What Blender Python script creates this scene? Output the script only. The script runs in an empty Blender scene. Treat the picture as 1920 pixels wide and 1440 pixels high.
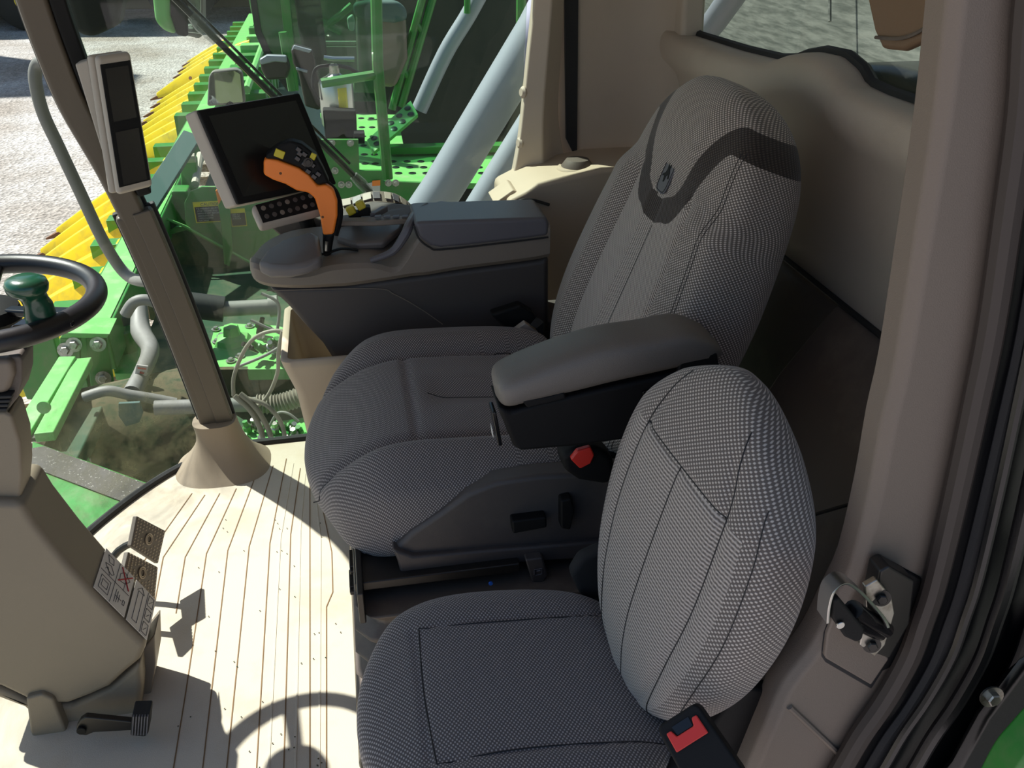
import bpy, bmesh, math, random
from mathutils import Vector, Matrix
random.seed(7)
R = math.radians
S = bpy.context.scene
COL = S.collection

# ---------------------------------------------------------------- camera
FPX = 1700.0
PITCH, YAW = R(28.9), R(10.5)
CAM = Vector((0, 0, 1.5))
fwd = Vector((math.sin(YAW)*math.cos(PITCH), math.cos(YAW)*math.cos(PITCH), -math.sin(PITCH)))
rgt = Vector((math.cos(YAW), -math.sin(YAW), 0))
upv = rgt.cross(fwd)
cd = bpy.data.cameras.new('camera'); cam = bpy.data.objects.new('camera', cd); COL.objects.link(cam)
cd.sensor_width = 36; cd.lens = 36*FPX/1920; cd.clip_start = 0.02; cd.clip_end = 400
m3 = Matrix((rgt, upv, -fwd)).transposed()
cam.matrix_world = Matrix.Translation(CAM) @ m3.to_4x4()
S.camera = cam

# ---------------------------------------------------------------- world, sun, exposure
w = bpy.data.worlds.new('world'); S.world = w; w.use_nodes = True
nt = w.node_tree; bg = nt.nodes['Background']
sky = nt.nodes.new('ShaderNodeTexSky'); sky.sky_type = 'NISHITA'; sky.sun_disc = False
sky.sun_elevation = R(54); sky.sun_rotation = R(-48); sky.altitude = 200; sky.dust_density = 1.0
nt.links.new(sky.outputs[0], bg.inputs[0]); bg.inputs[1].default_value = 0.092
sd = bpy.data.lights.new('sun', 'SUN'); sd.energy = 6.0; sd.angle = R(0.6); sd.color = (1, .97, .94)
so = bpy.data.objects.new('sun', sd); COL.objects.link(so)
so.rotation_euler = Vector((.55, -.47, -1.0)).to_track_quat('-Z', 'Y').to_euler()
so.location = (-8, 8, 12)
S.view_settings.view_transform = 'Standard'; S.view_settings.look = 'None'
S.view_settings.gamma = 1; S.view_settings.use_curve_mapping = False
S.view_settings.exposure = 0.8
S.cycles.max_bounces = 10; S.cycles.transparent_max_bounces = 24
S.cycles.use_denoising = True; S.cycles.caustics_reflective = False; S.cycles.caustics_refractive = False

# ---------------------------------------------------------------- pixel -> point on a plane of the cab
def at(u, v, x=None, y=None, z=None):
    d = fwd + rgt*((u-960)/FPX) - upv*((v-720)/FPX)
    t = x/d.x if x is not None else (y/d.y if y is not None else (z-CAM.z)/d.z)
    return CAM + d*t

# ---------------------------------------------------------------- materials
def lin(c):
    f = lambda v: v/12.92 if v <= .04045 else ((v+.055)/1.055)**2.4
    return (f(c[0]/255), f(c[1]/255), f(c[2]/255), 1)
M = {}
def mat(name, rgb, rough=.6, metal=0., bump=0., bscale=900., vary=0., vscale=6., coat=0., spec=None, dirt=None, dscale=9., dlo=.5, dhi=.7, stretch=None):
    m = bpy.data.materials.new(name); m.use_nodes = True; n = m.node_tree; L = n.links
    p = n.nodes['Principled BSDF']; c = lin(rgb)
    p.inputs['Base Color'].default_value = c; p.inputs['Roughness'].default_value = rough
    p.inputs['Metallic'].default_value = metal; p.inputs['Coat Weight'].default_value = coat
    if spec is not None: p.inputs['Specular IOR Level'].default_value = spec
    tc = n.nodes.new('ShaderNodeTexCoord'); out = None
    if stretch:
        mp = n.nodes.new('ShaderNodeMapping'); mp.inputs['Scale'].default_value = stretch; L.new(tc.outputs['Object'], mp.inputs[0]); tc = mp
        tc_out = mp.outputs[0]
    else: tc_out = tc.outputs['Object']
    if vary:
        nz = n.nodes.new('ShaderNodeTexNoise'); nz.inputs['Scale'].default_value = vscale; nz.inputs['Detail'].default_value = 5
        L.new(tc_out, nz.inputs['Vector'])
        hs = n.nodes.new('ShaderNodeMix'); hs.data_type = 'RGBA'
        hs.inputs[6].default_value = tuple(v*(1-vary) for v in c[:3])+(1,); hs.inputs[7].default_value = tuple(min(1, v*(1+vary)) for v in c[:3])+(1,)
        L.new(nz.outputs[0], hs.inputs[0]); out = hs.outputs[2]
    if dirt is not None:
        nz = n.nodes.new('ShaderNodeTexNoise'); nz.inputs['Scale'].default_value = dscale; nz.inputs['Detail'].default_value = 8; nz.inputs['Roughness'].default_value = .65
        L.new(tc_out, nz.inputs['Vector'])
        mr = n.nodes.new('ShaderNodeMapRange'); mr.inputs[1].default_value = dlo; mr.inputs[2].default_value = dhi
        L.new(nz.outputs[0], mr.inputs[0])
        hs = n.nodes.new('ShaderNodeMix'); hs.data_type = 'RGBA'; hs.inputs[6].default_value = c; hs.inputs[7].default_value = lin(dirt)
        if out: L.new(out, hs.inputs[6])
        L.new(mr.outputs[0], hs.inputs[0]); out = hs.outputs[2]
    if out: L.new(out, p.inputs['Base Color'])
    if bump:
        nb = n.nodes.new('ShaderNodeTexNoise'); nb.inputs['Scale'].default_value = bscale; nb.inputs['Detail'].default_value = 2
        L.new(tc_out, nb.inputs['Vector'])
        b = n.nodes.new('ShaderNodeBump'); b.inputs['Strength'].default_value = bump; b.inputs['Distance'].default_value = .001
        L.new(nb.outputs[0], b.inputs['Height']); L.new(b.outputs[0], p.inputs['Normal'])
    M[name] = m; return m

mat('boot', (146,130,112), .62, bump=.3, bscale=700)
mat('beige_pillar_shaded', (117,105,94), .62, bump=.35, bscale=700, vary=.05)  # same plastic as beige, darkened to tone down skylight on the door pillar
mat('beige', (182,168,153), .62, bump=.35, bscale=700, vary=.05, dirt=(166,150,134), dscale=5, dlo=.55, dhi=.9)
mat('beige_light', (178,162,142), .6, bump=.3, bscale=700)
mat('mat_floor', (194,182,166), .75, bump=.4, bscale=500, dirt=(180,162,138), dscale=4, dlo=.5, dhi=.8)
mat('groove', (120,92,64), .9)
mat('taupe', (118,106,94), .5, bump=.3, bscale=900, vary=.04)
mat('column', (132,120,103), .6, bump=.3, bscale=800, vary=.05)
mat('pillar_taupe', (92,82,70), .45, bump=.2, bscale=900)
mat('console_top', (100,94,92), .42, bump=.3, bscale=1200)
mat('console_mid', (122,112,102), .5, bump=.3, bscale=1200)
mat('console_low', (74,68,66), .55, bump=.3, bscale=1000)
mat('lid', (94,92,98), .4, bump=.35, bscale=1400)
mat('darktrim', (92,83,76), .6, bump=.3, bscale=600, dirt=(112,102,92), dscale=6)
mat('frame_black', (10,11,14), .3, bump=.1, bscale=300)
mat('wheel_black', (22,21,24), .38, bump=.15, bscale=900)
mat('black', (17,17,18), .65, bump=.2, bscale=600, spec=.25)
mat('black_gloss', (14,14,16), .12)
mat('rubber', (30,30,32), .7, bump=.3, bscale=300)
mat('armpad', (110,104,98), .42, bump=.5, bscale=1100)
mat('skirt', (76,70,68), .5, bump=.35, bscale=900, dirt=(92,84,78), dscale=11, dlo=.5, dhi=.85)
mat('steel', (190,190,186), .28, metal=1)
mat('zinc', (175,172,165), .38, metal=1, dirt=(120,112,100), dscale=40)
mat('darksteel', (60,58,56), .4, metal=.7)
mat('red', (214,48,38), .35)
mat('orange', (255,136,46), .45, bump=.15, bscale=900)
mat('yellowbtn', (206,190,44), .45)
mat('greenknob', (10,66,44), .28, coat=.5, bump=.1, bscale=150)
mat('green', (42,126,44), .42, coat=.1, vary=.15, vscale=3, dirt=(112,120,88), dscale=4.5, dlo=.5, dhi=.8)
mat('green_dirty_shaded', (26,66,40), .6, vary=.2, vscale=4, dirt=(84,88,66), dscale=6, dlo=.45, dhi=.75)  # dusty green paint, base also darkened for shade in trough and beam side
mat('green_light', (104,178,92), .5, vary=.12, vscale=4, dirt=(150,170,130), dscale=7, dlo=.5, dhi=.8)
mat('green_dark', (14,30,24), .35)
mat('yellow', (246,212,30), .35, vary=.08, vscale=4, dirt=(205,180,60), dscale=6)
mat('rust', (116,72,42), .7)
mat('grey_tube', (122,120,116), .55, vary=.1)
mat('silver', (150,154,164), .42, metal=.15, vary=.04, vscale=8)
mat('white', (220,216,210), .5)
mat('label', (205,198,194), .4)
mat('ink', (40,38,42), .6)
mat('redink', (170,30,40), .6)
mat('screen', (20,18,19), .3)
mat('screen_lit', (52,50,47), .25)
mat('device_grey', (176,166,154), .5, bump=.2, bscale=1200)
mat('seal_brown', (58,50,45), .6)
mat('tan', (116,91,68), .6, bump=.3, bscale=300)
mat('soil', (92,84,62), .95, vary=.45, vscale=18, bump=1, bscale=60, dirt=(44,62,40), dscale=9, dlo=.45, dhi=.6)
mat('hose', (132,124,112), .55, vary=.1)
mat('webbing', (28,27,28), .85, bump=.4, bscale=1500)
mat('tire', (36,35,34), .85, bump=.4, bscale=60)
mat('blue', (30,90,190), .4)
mat('seat_far', (64,92,88), .7)
mat('griptape', (84,80,77), .9, bump=.8, bscale=260, dirt=(170,166,160), dscale=110, dlo=.6, dhi=.66)
mat('grain_wall', (128,130,122), .8, bump=.8, bscale=40, dirt=(84,88,82), dscale=14, dlo=.38, dhi=.62, stretch=(1,.35,3.2))
mat('shed', (134,124,98), .8, vary=.1)
mat('mirror', (200,205,205), .03, metal=1)

def gravel():
    m = bpy.data.materials.new('gravel'); m.use_nodes = True; n = m.node_tree; L = n.links; p = n.nodes['Principled BSDF']
    tc = n.nodes.new('ShaderNodeTexCoord')
    v = n.nodes.new('ShaderNodeTexVoronoi'); v.inputs['Scale'].default_value = 22
    z = n.nodes.new('ShaderNodeTexNoise'); z.inputs['Scale'].default_value = .7; z.inputs['Detail'].default_value = 9
    r1 = n.nodes.new('ShaderNodeValToRGB'); e = r1.color_ramp.elements
    e[0].color = lin((146,139,138)); e[1].color = lin((208,200,200))
    L.new(tc.outputs['Object'], v.inputs['Vector']); L.new(tc.outputs['Object'], z.inputs['Vector'])
    L.new(v.outputs['Color'], r1.inputs[0])
    r2 = n.nodes.new('ShaderNodeValToRGB'); e = r2.color_ramp.elements; e[0].position = .35; e[1].position = .65
    e[0].color = lin((206,198,190)); e[1].color = (1,1,1,1)
    L.new(z.outputs[0], r2.inputs[0])
    mx = n.nodes.new('ShaderNodeMix'); mx.data_type = 'RGBA'; mx.blend_type = 'MULTIPLY'; mx.inputs[0].default_value = 1
    L.new(r1.outputs[0], mx.inputs[6]); L.new(r2.outputs[0], mx.inputs[7]); L.new(mx.outputs[2], p.inputs['Base Color'])
    p.inputs['Roughness'].default_value = .95
    b = n.nodes.new('ShaderNodeBump'); b.inputs['Strength'].default_value = 1; b.inputs['Distance'].default_value = .03
    L.new(v.outputs['Distance'], b.inputs['Height']); L.new(b.outputs[0], p.inputs['Normal'])
    M['gravel'] = m
gravel()

def glass(name, tint, dust, dustcol=(200,210,190), streak=3., low=0.):
    m = bpy.data.materials.new(name); m.use_nodes = True; n = m.node_tree; L = n.links; n.nodes.clear()
    o = n.nodes.new('ShaderNodeOutputMaterial'); tr = n.nodes.new('ShaderNodeBsdfTransparent'); tr.inputs[0].default_value = lin(tint)
    gl = n.nodes.new('ShaderNodeBsdfGlossy'); gl.inputs['Roughness'].default_value = .02
    lw = n.nodes.new('ShaderNodeLayerWeight'); lw.inputs[0].default_value = .5
    pw = n.nodes.new('ShaderNodeMath'); pw.operation = 'POWER'; L.new(lw.outputs['Facing'], pw.inputs[0]); pw.inputs[1].default_value = 5
    fr = n.nodes.new('ShaderNodeMath'); fr.operation = 'MULTIPLY_ADD'; L.new(pw.outputs[0], fr.inputs[0]); fr.inputs[1].default_value = .75; fr.inputs[2].default_value = .03
    m1 = n.nodes.new('ShaderNodeMixShader'); L.new(fr.outputs[0], m1.inputs[0]); L.new(tr.outputs[0], m1.inputs[1]); L.new(gl.outputs[0], m1.inputs[2])
    df = n.nodes.new('ShaderNodeBsdfDiffuse'); df.inputs[0].default_value = lin(dustcol)
    tc = n.nodes.new('ShaderNodeTexCoord'); nz = n.nodes.new('ShaderNodeTexNoise'); nz.inputs['Scale'].default_value = streak; nz.inputs['Detail'].default_value = 6
    L.new(tc.outputs['Object'], nz.inputs['Vector'])
    mr = n.nodes.new('ShaderNodeMapRange'); mr.inputs[1].default_value = .35; mr.inputs[2].default_value = .75; mr.inputs[3].default_value = dust*.25; mr.inputs[4].default_value = dust
    L.new(nz.outputs[0], mr.inputs[0])
    fac = mr.outputs[0]
    if low:      # dried dirt collects on the lower part of the pane
        sx = n.nodes.new('ShaderNodeSeparateXYZ'); L.new(tc.outputs['Object'], sx.inputs[0])
        zr = n.nodes.new('ShaderNodeMapRange'); zr.interpolation_type = 'SMOOTHSTEP'; zr.inputs[1].default_value = .85; zr.inputs[2].default_value = .1; zr.inputs[3].default_value = 0; zr.inputs[4].default_value = low; L.new(sx.outputs[2], zr.inputs[0])
        n3 = n.nodes.new('ShaderNodeTexNoise'); n3.inputs['Scale'].default_value = 7; n3.inputs['Detail'].default_value = 10; n3.inputs['Roughness'].default_value = .7; n3.inputs['Distortion'].default_value = .6
        L.new(tc.outputs['Object'], n3.inputs['Vector']); r3 = n.nodes.new('ShaderNodeMapRange'); r3.inputs[1].default_value = .42; r3.inputs[2].default_value = .68; L.new(n3.outputs[0], r3.inputs[0])
        ml = n.nodes.new('ShaderNodeMath'); ml.operation = 'MULTIPLY_ADD'; L.new(zr.outputs[0], ml.inputs[0]); L.new(r3.outputs[0], ml.inputs[1]); L.new(fac, ml.inputs[2]); fac = ml.outputs[0]
    m2 = n.nodes.new('ShaderNodeMixShader'); L.new(fac, m2.inputs[0]); L.new(m1.outputs[0], m2.inputs[1]); L.new(df.outputs[0], m2.inputs[2])
    L.new(m2.outputs[0], o.inputs[0]); M[name] = m
glass('glass', (236,244,236), .035)
glass('glass_dusty', (236,244,236), .035, (186,192,156), 3., .5)
glass('glass_rear', (225,230,225), .03)
glass('glass_far', (170,205,185), .10, (150,200,170))
glass('clear_plastic', (235,235,235), .35, (235,235,240), 30)

def fabric(name, dark, light, k=1., panel=None, stripes=False, bandcol=None):
    """woven cloth: staggered pale dots on a dark ground, read from a UV map in metres"""
    m = bpy.data.materials.new(name); m.use_nodes = True; n = m.node_tree; L = n.links; p = n.nodes['Principled BSDF']
    uv = n.nodes.new('ShaderNodeUVMap'); uv.uv_map = 'UVMap'
    sp = n.nodes.new('ShaderNodeSeparateXYZ'); L.new(uv.outputs[0], sp.inputs[0])
    def mt(op, a, b=None, c=None):
        q = n.nodes.new('ShaderNodeMath'); q.operation = op
        for i, val in enumerate((a, b, c)):
            if val is None: continue
            if isinstance(val, (int, float)): q.inputs[i].default_value = val
            else: L.new(val, q.inputs[i])
        return q.outputs[0]
    sx = mt('SINE', mt('MULTIPLY', sp.outputs[0], 2*math.pi/(.0098*k))); sy = mt('SINE', mt('MULTIPLY', sp.outputs[1], 2*math.pi/(.0076*k)))
    dots = mt('MULTIPLY', sx, sy)
    rp = n.nodes.new('ShaderNodeMapRange'); rp.interpolation_type = 'SMOOTHSTEP'; rp.inputs[1].default_value = -.1; rp.inputs[2].default_value = .75
    L.new(dots, rp.inputs[0]); pat = rp.outputs[0]
    at_ = n.nodes.new('ShaderNodeAttribute'); at_.attribute_name = 'mask'; sc = n.nodes.new('ShaderNodeSeparateColor'); L.new(at_.outputs['Color'], sc.inputs[0])
    if stripes:
        st = mt('SINE', mt('MULTIPLY', mt('ADD', sp.outputs[1], mt('MULTIPLY', sp.outputs[0], stripes)), 2*math.pi/(.0062*k)))
        r3 = n.nodes.new('ShaderNodeMapRange'); r3.inputs[1].default_value = -.6; r3.inputs[2].default_value = .9; L.new(st, r3.inputs[0])
        dd = mt('ADD', mt('MULTIPLY', r3.outputs[0], .75), mt('MULTIPLY', rp.outputs[0], .3))
        g = mt('GREATER_THAN', sc.outputs[0], .5)
        mx = n.nodes.new('ShaderNodeMix'); L.new(g, mx.inputs[0]); L.new(pat, mx.inputs[2]); L.new(dd, mx.inputs[3]); pat = mx.outputs[0]
    c = n.nodes.new('ShaderNodeMix'); c.data_type = 'RGBA'; c.inputs[6].default_value = lin(dark); c.inputs[7].default_value = lin(light)
    L.new(pat, c.inputs[0]); col = c.outputs[2]
    # seam lines (mask blue) darken nothing but the thread itself
    sm = mt('GREATER_THAN', sc.outputs[2], .72)
    c2 = n.nodes.new('ShaderNodeMix'); c2.data_type = 'RGBA'; L.new(sm, c2.inputs[0]); L.new(col, c2.inputs[6]); c2.inputs[7].default_value = lin(tuple(v*.45 for v in dark)); col = c2.outputs[2]
    if bandcol:
        gb = mt('GREATER_THAN', sc.outputs[1], .5)
        c4 = n.nodes.new('ShaderNodeMix'); c4.data_type = 'RGBA'; c4.inputs[6].default_value = lin(bandcol); c4.inputs[7].default_value = lin(tuple(v*1.7 for v in bandcol)); L.new(pat, c4.inputs[0])
        c3 = n.nodes.new('ShaderNodeMix'); c3.data_type = 'RGBA'; L.new(gb, c3.inputs[0]); L.new(col, c3.inputs[6]); L.new(c4.outputs[2], c3.inputs[7]); col = c3.outputs[2]
    L.new(col, p.inputs['Base Color']); p.inputs['Roughness'].default_value = .92; p.inputs['Specular IOR Level'].default_value = .2
    p.inputs['Sheen Weight'].default_value = .25; p.inputs['Sheen Roughness'].default_value = .5
    b = n.nodes.new('ShaderNodeBump'); b.inputs['Strength'].default_value = .6; b.inputs['Distance'].default_value = .0012
    L.new(pat, b.inputs['Height']); L.new(b.outputs[0], p.inputs['Normal'])
    M[name] = m
fabric('cloth_cushion', (90,84,83), (178,168,162), .74)
fabric('cloth_back', (106,98,92), (212,200,190), .80, stripes=.6, bandcol=(44,38,34))
fabric('cloth_buddy_back', (100,92,87), (196,186,176), .86, stripes=.02)
fabric('cloth_buddy', (88,82,81), (172,164,160), .76)

# ---------------------------------------------------------------- mesh helpers
class MB:
    def __init__(s): s.v = []; s.f = []; s.mi = []; s.uv = None; s.col = None; s.mats = []
    def add(s, vs, fs, m=0):
        o = len(s.v); s.v += [Vector(a) for a in vs]; s.f += [tuple(i+o for i in f) for f in fs]; s.mi += [m]*len(fs); return s
    def box(s, c, size, rot=None, m=0):
        a, b, d = (q/2 for q in size); rot = rot or Matrix.Identity(3); c = Vector(c)
        vs = [c + rot @ Vector((x*a, y*b, z*d)) for x in (-1,1) for y in (-1,1) for z in (-1,1)]
        return s.add(vs, [(0,1,3,2),(4,6,7,5),(0,4,5,1),(2,3,7,6),(0,2,6,4),(1,5,7,3)], m)
    def prism(s, poly, vec, m=0):
        n = len(poly); poly = [Vector(p) for p in poly]; vec = Vector(vec)
        nrm = Vector((0,0,0))
        for i in range(n): nrm += poly[i].cross(poly[(i+1) % n])
        if nrm.dot(vec) > 0: poly = poly[::-1]
        vs = poly + [p+vec for p in poly]
        return s.add(vs, [tuple(range(n)), tuple(range(2*n-1, n-1, -1))] + [(i, i+n, (i+1) % n+n, (i+1) % n) for i in range(n)], m)
    def loft(s, rings, cap=True, closed=True, loop=False, m=0):
        n = len(rings[0]); vs = [p for r in rings for p in r]; fs = []
        k = len(rings)
        for i in range(k if loop else k-1):
            j = (i+1) % k
            for a in range(n if closed else n-1):
                b = (a+1) % n; fs.append((i*n+a, i*n+b, j*n+b, j*n+a))
        if cap and closed and not loop: fs += [tuple(range(n-1, -1, -1)), tuple((k-1)*n+a for a in range(n))]
        return s.add(vs, fs, m)
    def tube(s, pts, r, n=10, loop=False, m=0, flat=None, smooth=0):
        pts = [Vector(p) for p in pts]
        if smooth: 
            pts = spline(pts, smooth, loop)
        k = len(pts); rings = []; prev = None
        if isinstance(r, (list, tuple)) and len(r) != k:
            q = len(r)-1; r = [r[min(q, int(i*q/(k-1)))]*(1-(i*q/(k-1)) % 1)+r[min(q, int(i*q/(k-1))+1)]*((i*q/(k-1)) % 1) for i in range(k)]
        for i, p in enumerate(pts):
            t = (pts[(i+1) % k]-pts[i-1]) if loop else (pts[min(i+1,k-1)]-pts[max(i-1,0)])
            t.normalize()
            if prev is None:
                a = Vector((0,0,1)) if abs(t.z) < .9 else Vector((0,1,0)); u = t.cross(a).normalized()
            else: u = (prev - t*prev.dot(t)).normalized()
            prev = u; v = t.cross(u); ri = r[i] if isinstance(r, (list, tuple)) else r
            rings.append([p + (u*math.cos(2*math.pi*j/n) + v*math.sin(2*math.pi*j/n)*(flat or 1))*ri for j in range(n)])
        return s.loft(rings, loop=loop, m=m)
    def lathe(s, base, axis, prof, n=24, m=0):
        base = Vector(base); ax = Vector(axis).normalized(); a = Vector((0,0,1)) if abs(ax.z) < .9 else Vector((1,0,0))
        u = ax.cross(a).normalized(); v = ax.cross(u)
        return s.loft([[base+ax*h+(u*math.cos(2*math.pi*j/n)+v*math.sin(2*math.pi*j/n))*max(r, 1e-4) for j in range(n)] for r, h in prof], m=m)
    def build(s, name, mats, parent=None, bevel=0, seg=2, smooth=True, ang=35, label=None, sub=0, solid=0):
        if not isinstance(mats, (list, tuple)): mats = [mats]
        org = wloc(parent) if parent else Vector((0,0,0))
        me = bpy.data.meshes.new(name); me.from_pydata([tuple(p-org) for p in s.v], [], s.f)
        for mm in mats: me.materials.append(M[mm])
        me.polygons.foreach_set('material_index', s.mi)
        bm = bmesh.new(); bm.from_mesh(me)
        if s.uv is None: bmesh.ops.recalc_face_normals(bm, faces=bm.faces)
        bm.to_mesh(me); bm.free()
        if s.uv:
            lay = me.uv_layers.new(name='UVMap')
            for pi, poly in enumerate(me.polygons):
                for li, q in zip(poly.loop_indices, s.uv[pi]): lay.data[li].uv = q
        if s.col:
            ca = me.color_attributes.new('mask', 'FLOAT_COLOR', 'POINT')
            for i, c in enumerate(s.col): ca.data[i].color = c
        if smooth:
            me.polygons.foreach_set('use_smooth', [True]*len(me.polygons)); me.set_sharp_from_angle(angle=R(ang))
        o = bpy.data.objects.new(name, me); COL.objects.link(o)
        if parent: o.parent = parent
        if label: o['label'] = label
        if solid:
            md = o.modifiers.new('solid', 'SOLIDIFY'); md.thickness = solid; md.offset = 0
        if bevel:
            md = o.modifiers.new('bevel', 'BEVEL'); md.width = bevel; md.segments = seg; md.limit_method = 'ANGLE'; md.angle_limit = R(30); md.harden_normals = True
        if sub:
            md = o.modifiers.new('sub', 'SUBSURF'); md.levels = sub; md.render_levels = sub
        return o
def wloc(o):
    p = Vector((0,0,0))
    while o: p += o.location; o = o.parent
    return p
def tag(o, label, cat, group=None):
    o['label'] = label; o['category'] = cat
    if group: o['group'] = group
    return o
def struct(o, label=None):
    o['kind'] = 'structure'
    if label: o['label'] = label; 
    return o
def thing(name, label, cat, loc, group=None):
    o = bpy.data.objects.new(name, None); COL.objects.link(o); o.location = loc; o.empty_display_size = .05
    return tag(o, label, cat, group)
def spline(pts, k=8, loop=False):
    pts = [Vector(p) for p in pts]; n = len(pts); out = []
    for i in range(n if loop else n-1):
        g = (lambda j: pts[j % n]) if loop else (lambda j: pts[max(0, min(n-1, j))])
        a, b, c, d = g(i-1), g(i), g(i+1), g(i+2)
        for q in range(k):
            t = q/k; out.append(.5*((2*b)+(c-a)*t+(2*a-5*b+4*c-d)*t*t+(3*b-a-3*c+d)*t**3))
    if not loop: out.append(pts[-1])
    return out
def ss(a, b, x):
    t = max(0, min(1, (x-a)/(b-a))); return t*t*(3-2*t)
def lerpt(tab, x):
    for (a, va), (b, vb) in zip(tab, tab[1:]):
        if x <= b:
            t = 0 if b == a else (x-a)/(b-a); t = max(0, min(1, t)); return va+(vb-va)*t
    return tab[-1][1]
def smooth_tab(tab, x):
    xs = [t[0] for t in tab]; n = len(tab)
    for i in range(n-1):
        if x <= xs[i+1] or i == n-2:
            t = max(0, min(1, (x-xs[i])/(xs[i+1]-xs[i])))
            g = lambda j: tab[max(0, min(n-1, j))][1]
            a, b, c, d = g(i-1), g(i), g(i+1), g(i+2)
            return .5*((2*b)+(c-a)*t+(2*a-5*b+4*c-d)*t*t+(3*b-a-3*c+d)*t**3)
SURF = {}
def seams(key, lines, parent, r=.0013, mtl='rubber', lift=.0002, k=10):
    f = SURF[key]
    for ln_ in lines:
        c = spline([Vector((a, b, 0)) for a, b in ln_], k); MB().tube([f(p.x, p.y, lift) for p in c], r, 6).build('seam', mtl, parent)
def pad(name, mtl, parent, O, A, W, T, length, wtab, ttab, btab, ns=90, nr=128, ex=.55, disp=None, maskf=None, off=None, label=None, ctab=None, endp=5):
    """stuffed pad: rings along axis A, half width wtab(s) along W, front depth ttab(s) along T, back depth btab(s)"""
    O, A, W, T = Vector(O), Vector(A), Vector(W), Vector(T); mb = MB(); mb.uv = []; mb.col = []; rings = []; uvr = []
    for i in range(ns+1):
        q = i/ns; s = .5-.5*math.cos(math.pi*q); sl = s*length
        e = 1-(abs(2*s-1))**endp; e = max(e, 0)**.5
        hw = smooth_tab(wtab, s)*max(e, .02); tf = smooth_tab(ttab, s)*max(e, .02)**.8; tb = smooth_tab(btab, s)*max(e, .02)**.8
        ring = []; arc = 0; uvs = []; last = None; c0 = smooth_tab(ctab, s) if ctab else 0
        for j in range(nr):
            a = 2*math.pi*j/nr - math.pi/2     # starts at the back
            ca, sa = math.cos(a), math.sin(a)
            x = math.copysign(abs(ca)**ex, ca)*hw; y = math.copysign(abs(sa)**(ex*1.1), sa)*(tf if sa > 0 else tb)
            d = 0; mk = (0,0,0,1)
            fr = ss(0, .5, sa)
            if disp: d = disp(x, s, sl, hw)*fr
            if maskf: mk = maskf(x, s, sl, hw, sa)
            p = O + A*sl + W*x + T*(y+d+c0)
            if off: p = p + off(x, s, sl)
            if last is not None: arc += (p-last).length
            last = p; ring.append(p); uvs.append(arc); mb.col.append(mk)
        mid = arc/2; uvs.append(arc+(ring[0]-last).length); rings.append(ring); uvr.append([(u_-mid, sl) for u_ in uvs])
    def surf(x, s, lift=0.):
        sl = s*length; e = max(1-(abs(2*s-1))**endp, 0)**.5; hw = smooth_tab(wtab, s)*max(e, .02); tf = smooth_tab(ttab, s)*max(e, .02)**.8
        q = min(1, abs(x)/hw)**(1/ex); sa = math.sqrt(max(0, 1-q*q)); y = sa**(ex*1.1)*tf
        if disp: y += disp(x, s, sl, hw)*ss(0, .5, sa)
        p = O+A*sl+W*x+T*(y+lift)
        return p+off(x, s, sl) if off else p
    SURF[name+(parent.name if parent else '')] = surf
    for i in range(ns):
        for j in range(nr):
            b = (j+1) % nr; mb.f.append((i*nr+j, i*nr+b, (i+1)*nr+b, (i+1)*nr+j)); mb.mi.append(0)
            mb.uv.append((uvr[i][j], uvr[i][j+1], uvr[i+1][j+1], uvr[i+1][j]))
    mb.v = [p for r in rings for p in r]
    n0 = len(rings)-1
    mb.f += [tuple(range(nr-1, -1, -1)), tuple(n0*nr+a for a in range(nr))]; mb.mi += [0, 0]
    mb.uv += [tuple(uvr[0][a] for a in range(nr-1, -1, -1)), tuple(uvr[n0][a] for a in range(nr))]
    # orientation
    c = sum((rings[ns//2][j] for j in range(nr)), Vector())/nr
    i = ns//2; a_, b_, c_ = rings[i][nr//2], rings[i][nr//2+1], rings[i+1][nr//2]
    if (b_-a_).cross(c_-a_).dot(a_-c) < 0:
        mb.f = [tuple(reversed(f)) for f in mb.f]; mb.uv = [tuple(reversed(u_)) for u_ in mb.uv]
    return mb.build(name, mtl, parent, ang=80, label=label)
def groove(x, x0, wid, dep): return -dep*math.exp(-((x-x0)/wid)**2)
def disc(mb, c, ax, r, h, n=14, m=0): mb.lathe(Vector(c), ax, [(r*.98, 0), (r, h*.2), (r, h*.8), (r*.9, h)], n, m=m); return mb
def bolt_mb(c, ax, r=.01): 
    mb = MB(); mb.lathe(c, ax, [(r*1.7, 0), (r*1.7, r*.3)], 18); mb.lathe(Vector(c)+Vector(ax).normalized()*r*.3, ax, [(r, 0), (r, r*.7), (r*.8, r*.9)], 6); return mb
def quad_text(body, name, mtl, parent, O, X, Yv, size, label=None):
    """raised lettering: a text curve turned into a mesh, lying in the plane O + X, Y"""
    cu = bpy.data.curves.new(name, 'FONT'); cu.body = body; cu.size = size; cu.extrude = .0004*max(1, size*15); cu.resolution_u = 2
    to = bpy.data.objects.new(name, cu); COL.objects.link(to)
    dg = bpy.context.evaluated_depsgraph_get(); me = bpy.data.meshes.new_from_object(to.evaluated_get(dg)); bpy.data.objects.remove(to)
    X = Vector(X).normalized(); Yv = (Vector(Yv) - X*Vector(Yv).dot(X)).normalized(); Z = X.cross(Yv); org = wloc(parent) if parent else Vector()
    for vtx in me.vertices: vtx.co = Vector(O) - org + X*vtx.co.x + Yv*vtx.co.y + Z*vtx.co.z
    me.materials.clear(); me.materials.append(M[mtl]); o = bpy.data.objects.new(name, me); COL.objects.link(o)
    if parent: o.parent = parent
    return o

# ================================================================ THE CAB
YD, YR, XR, ZC = .72, 2.45, .90, 1.72      # door plane, right window plane, rear wall, ceiling
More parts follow.
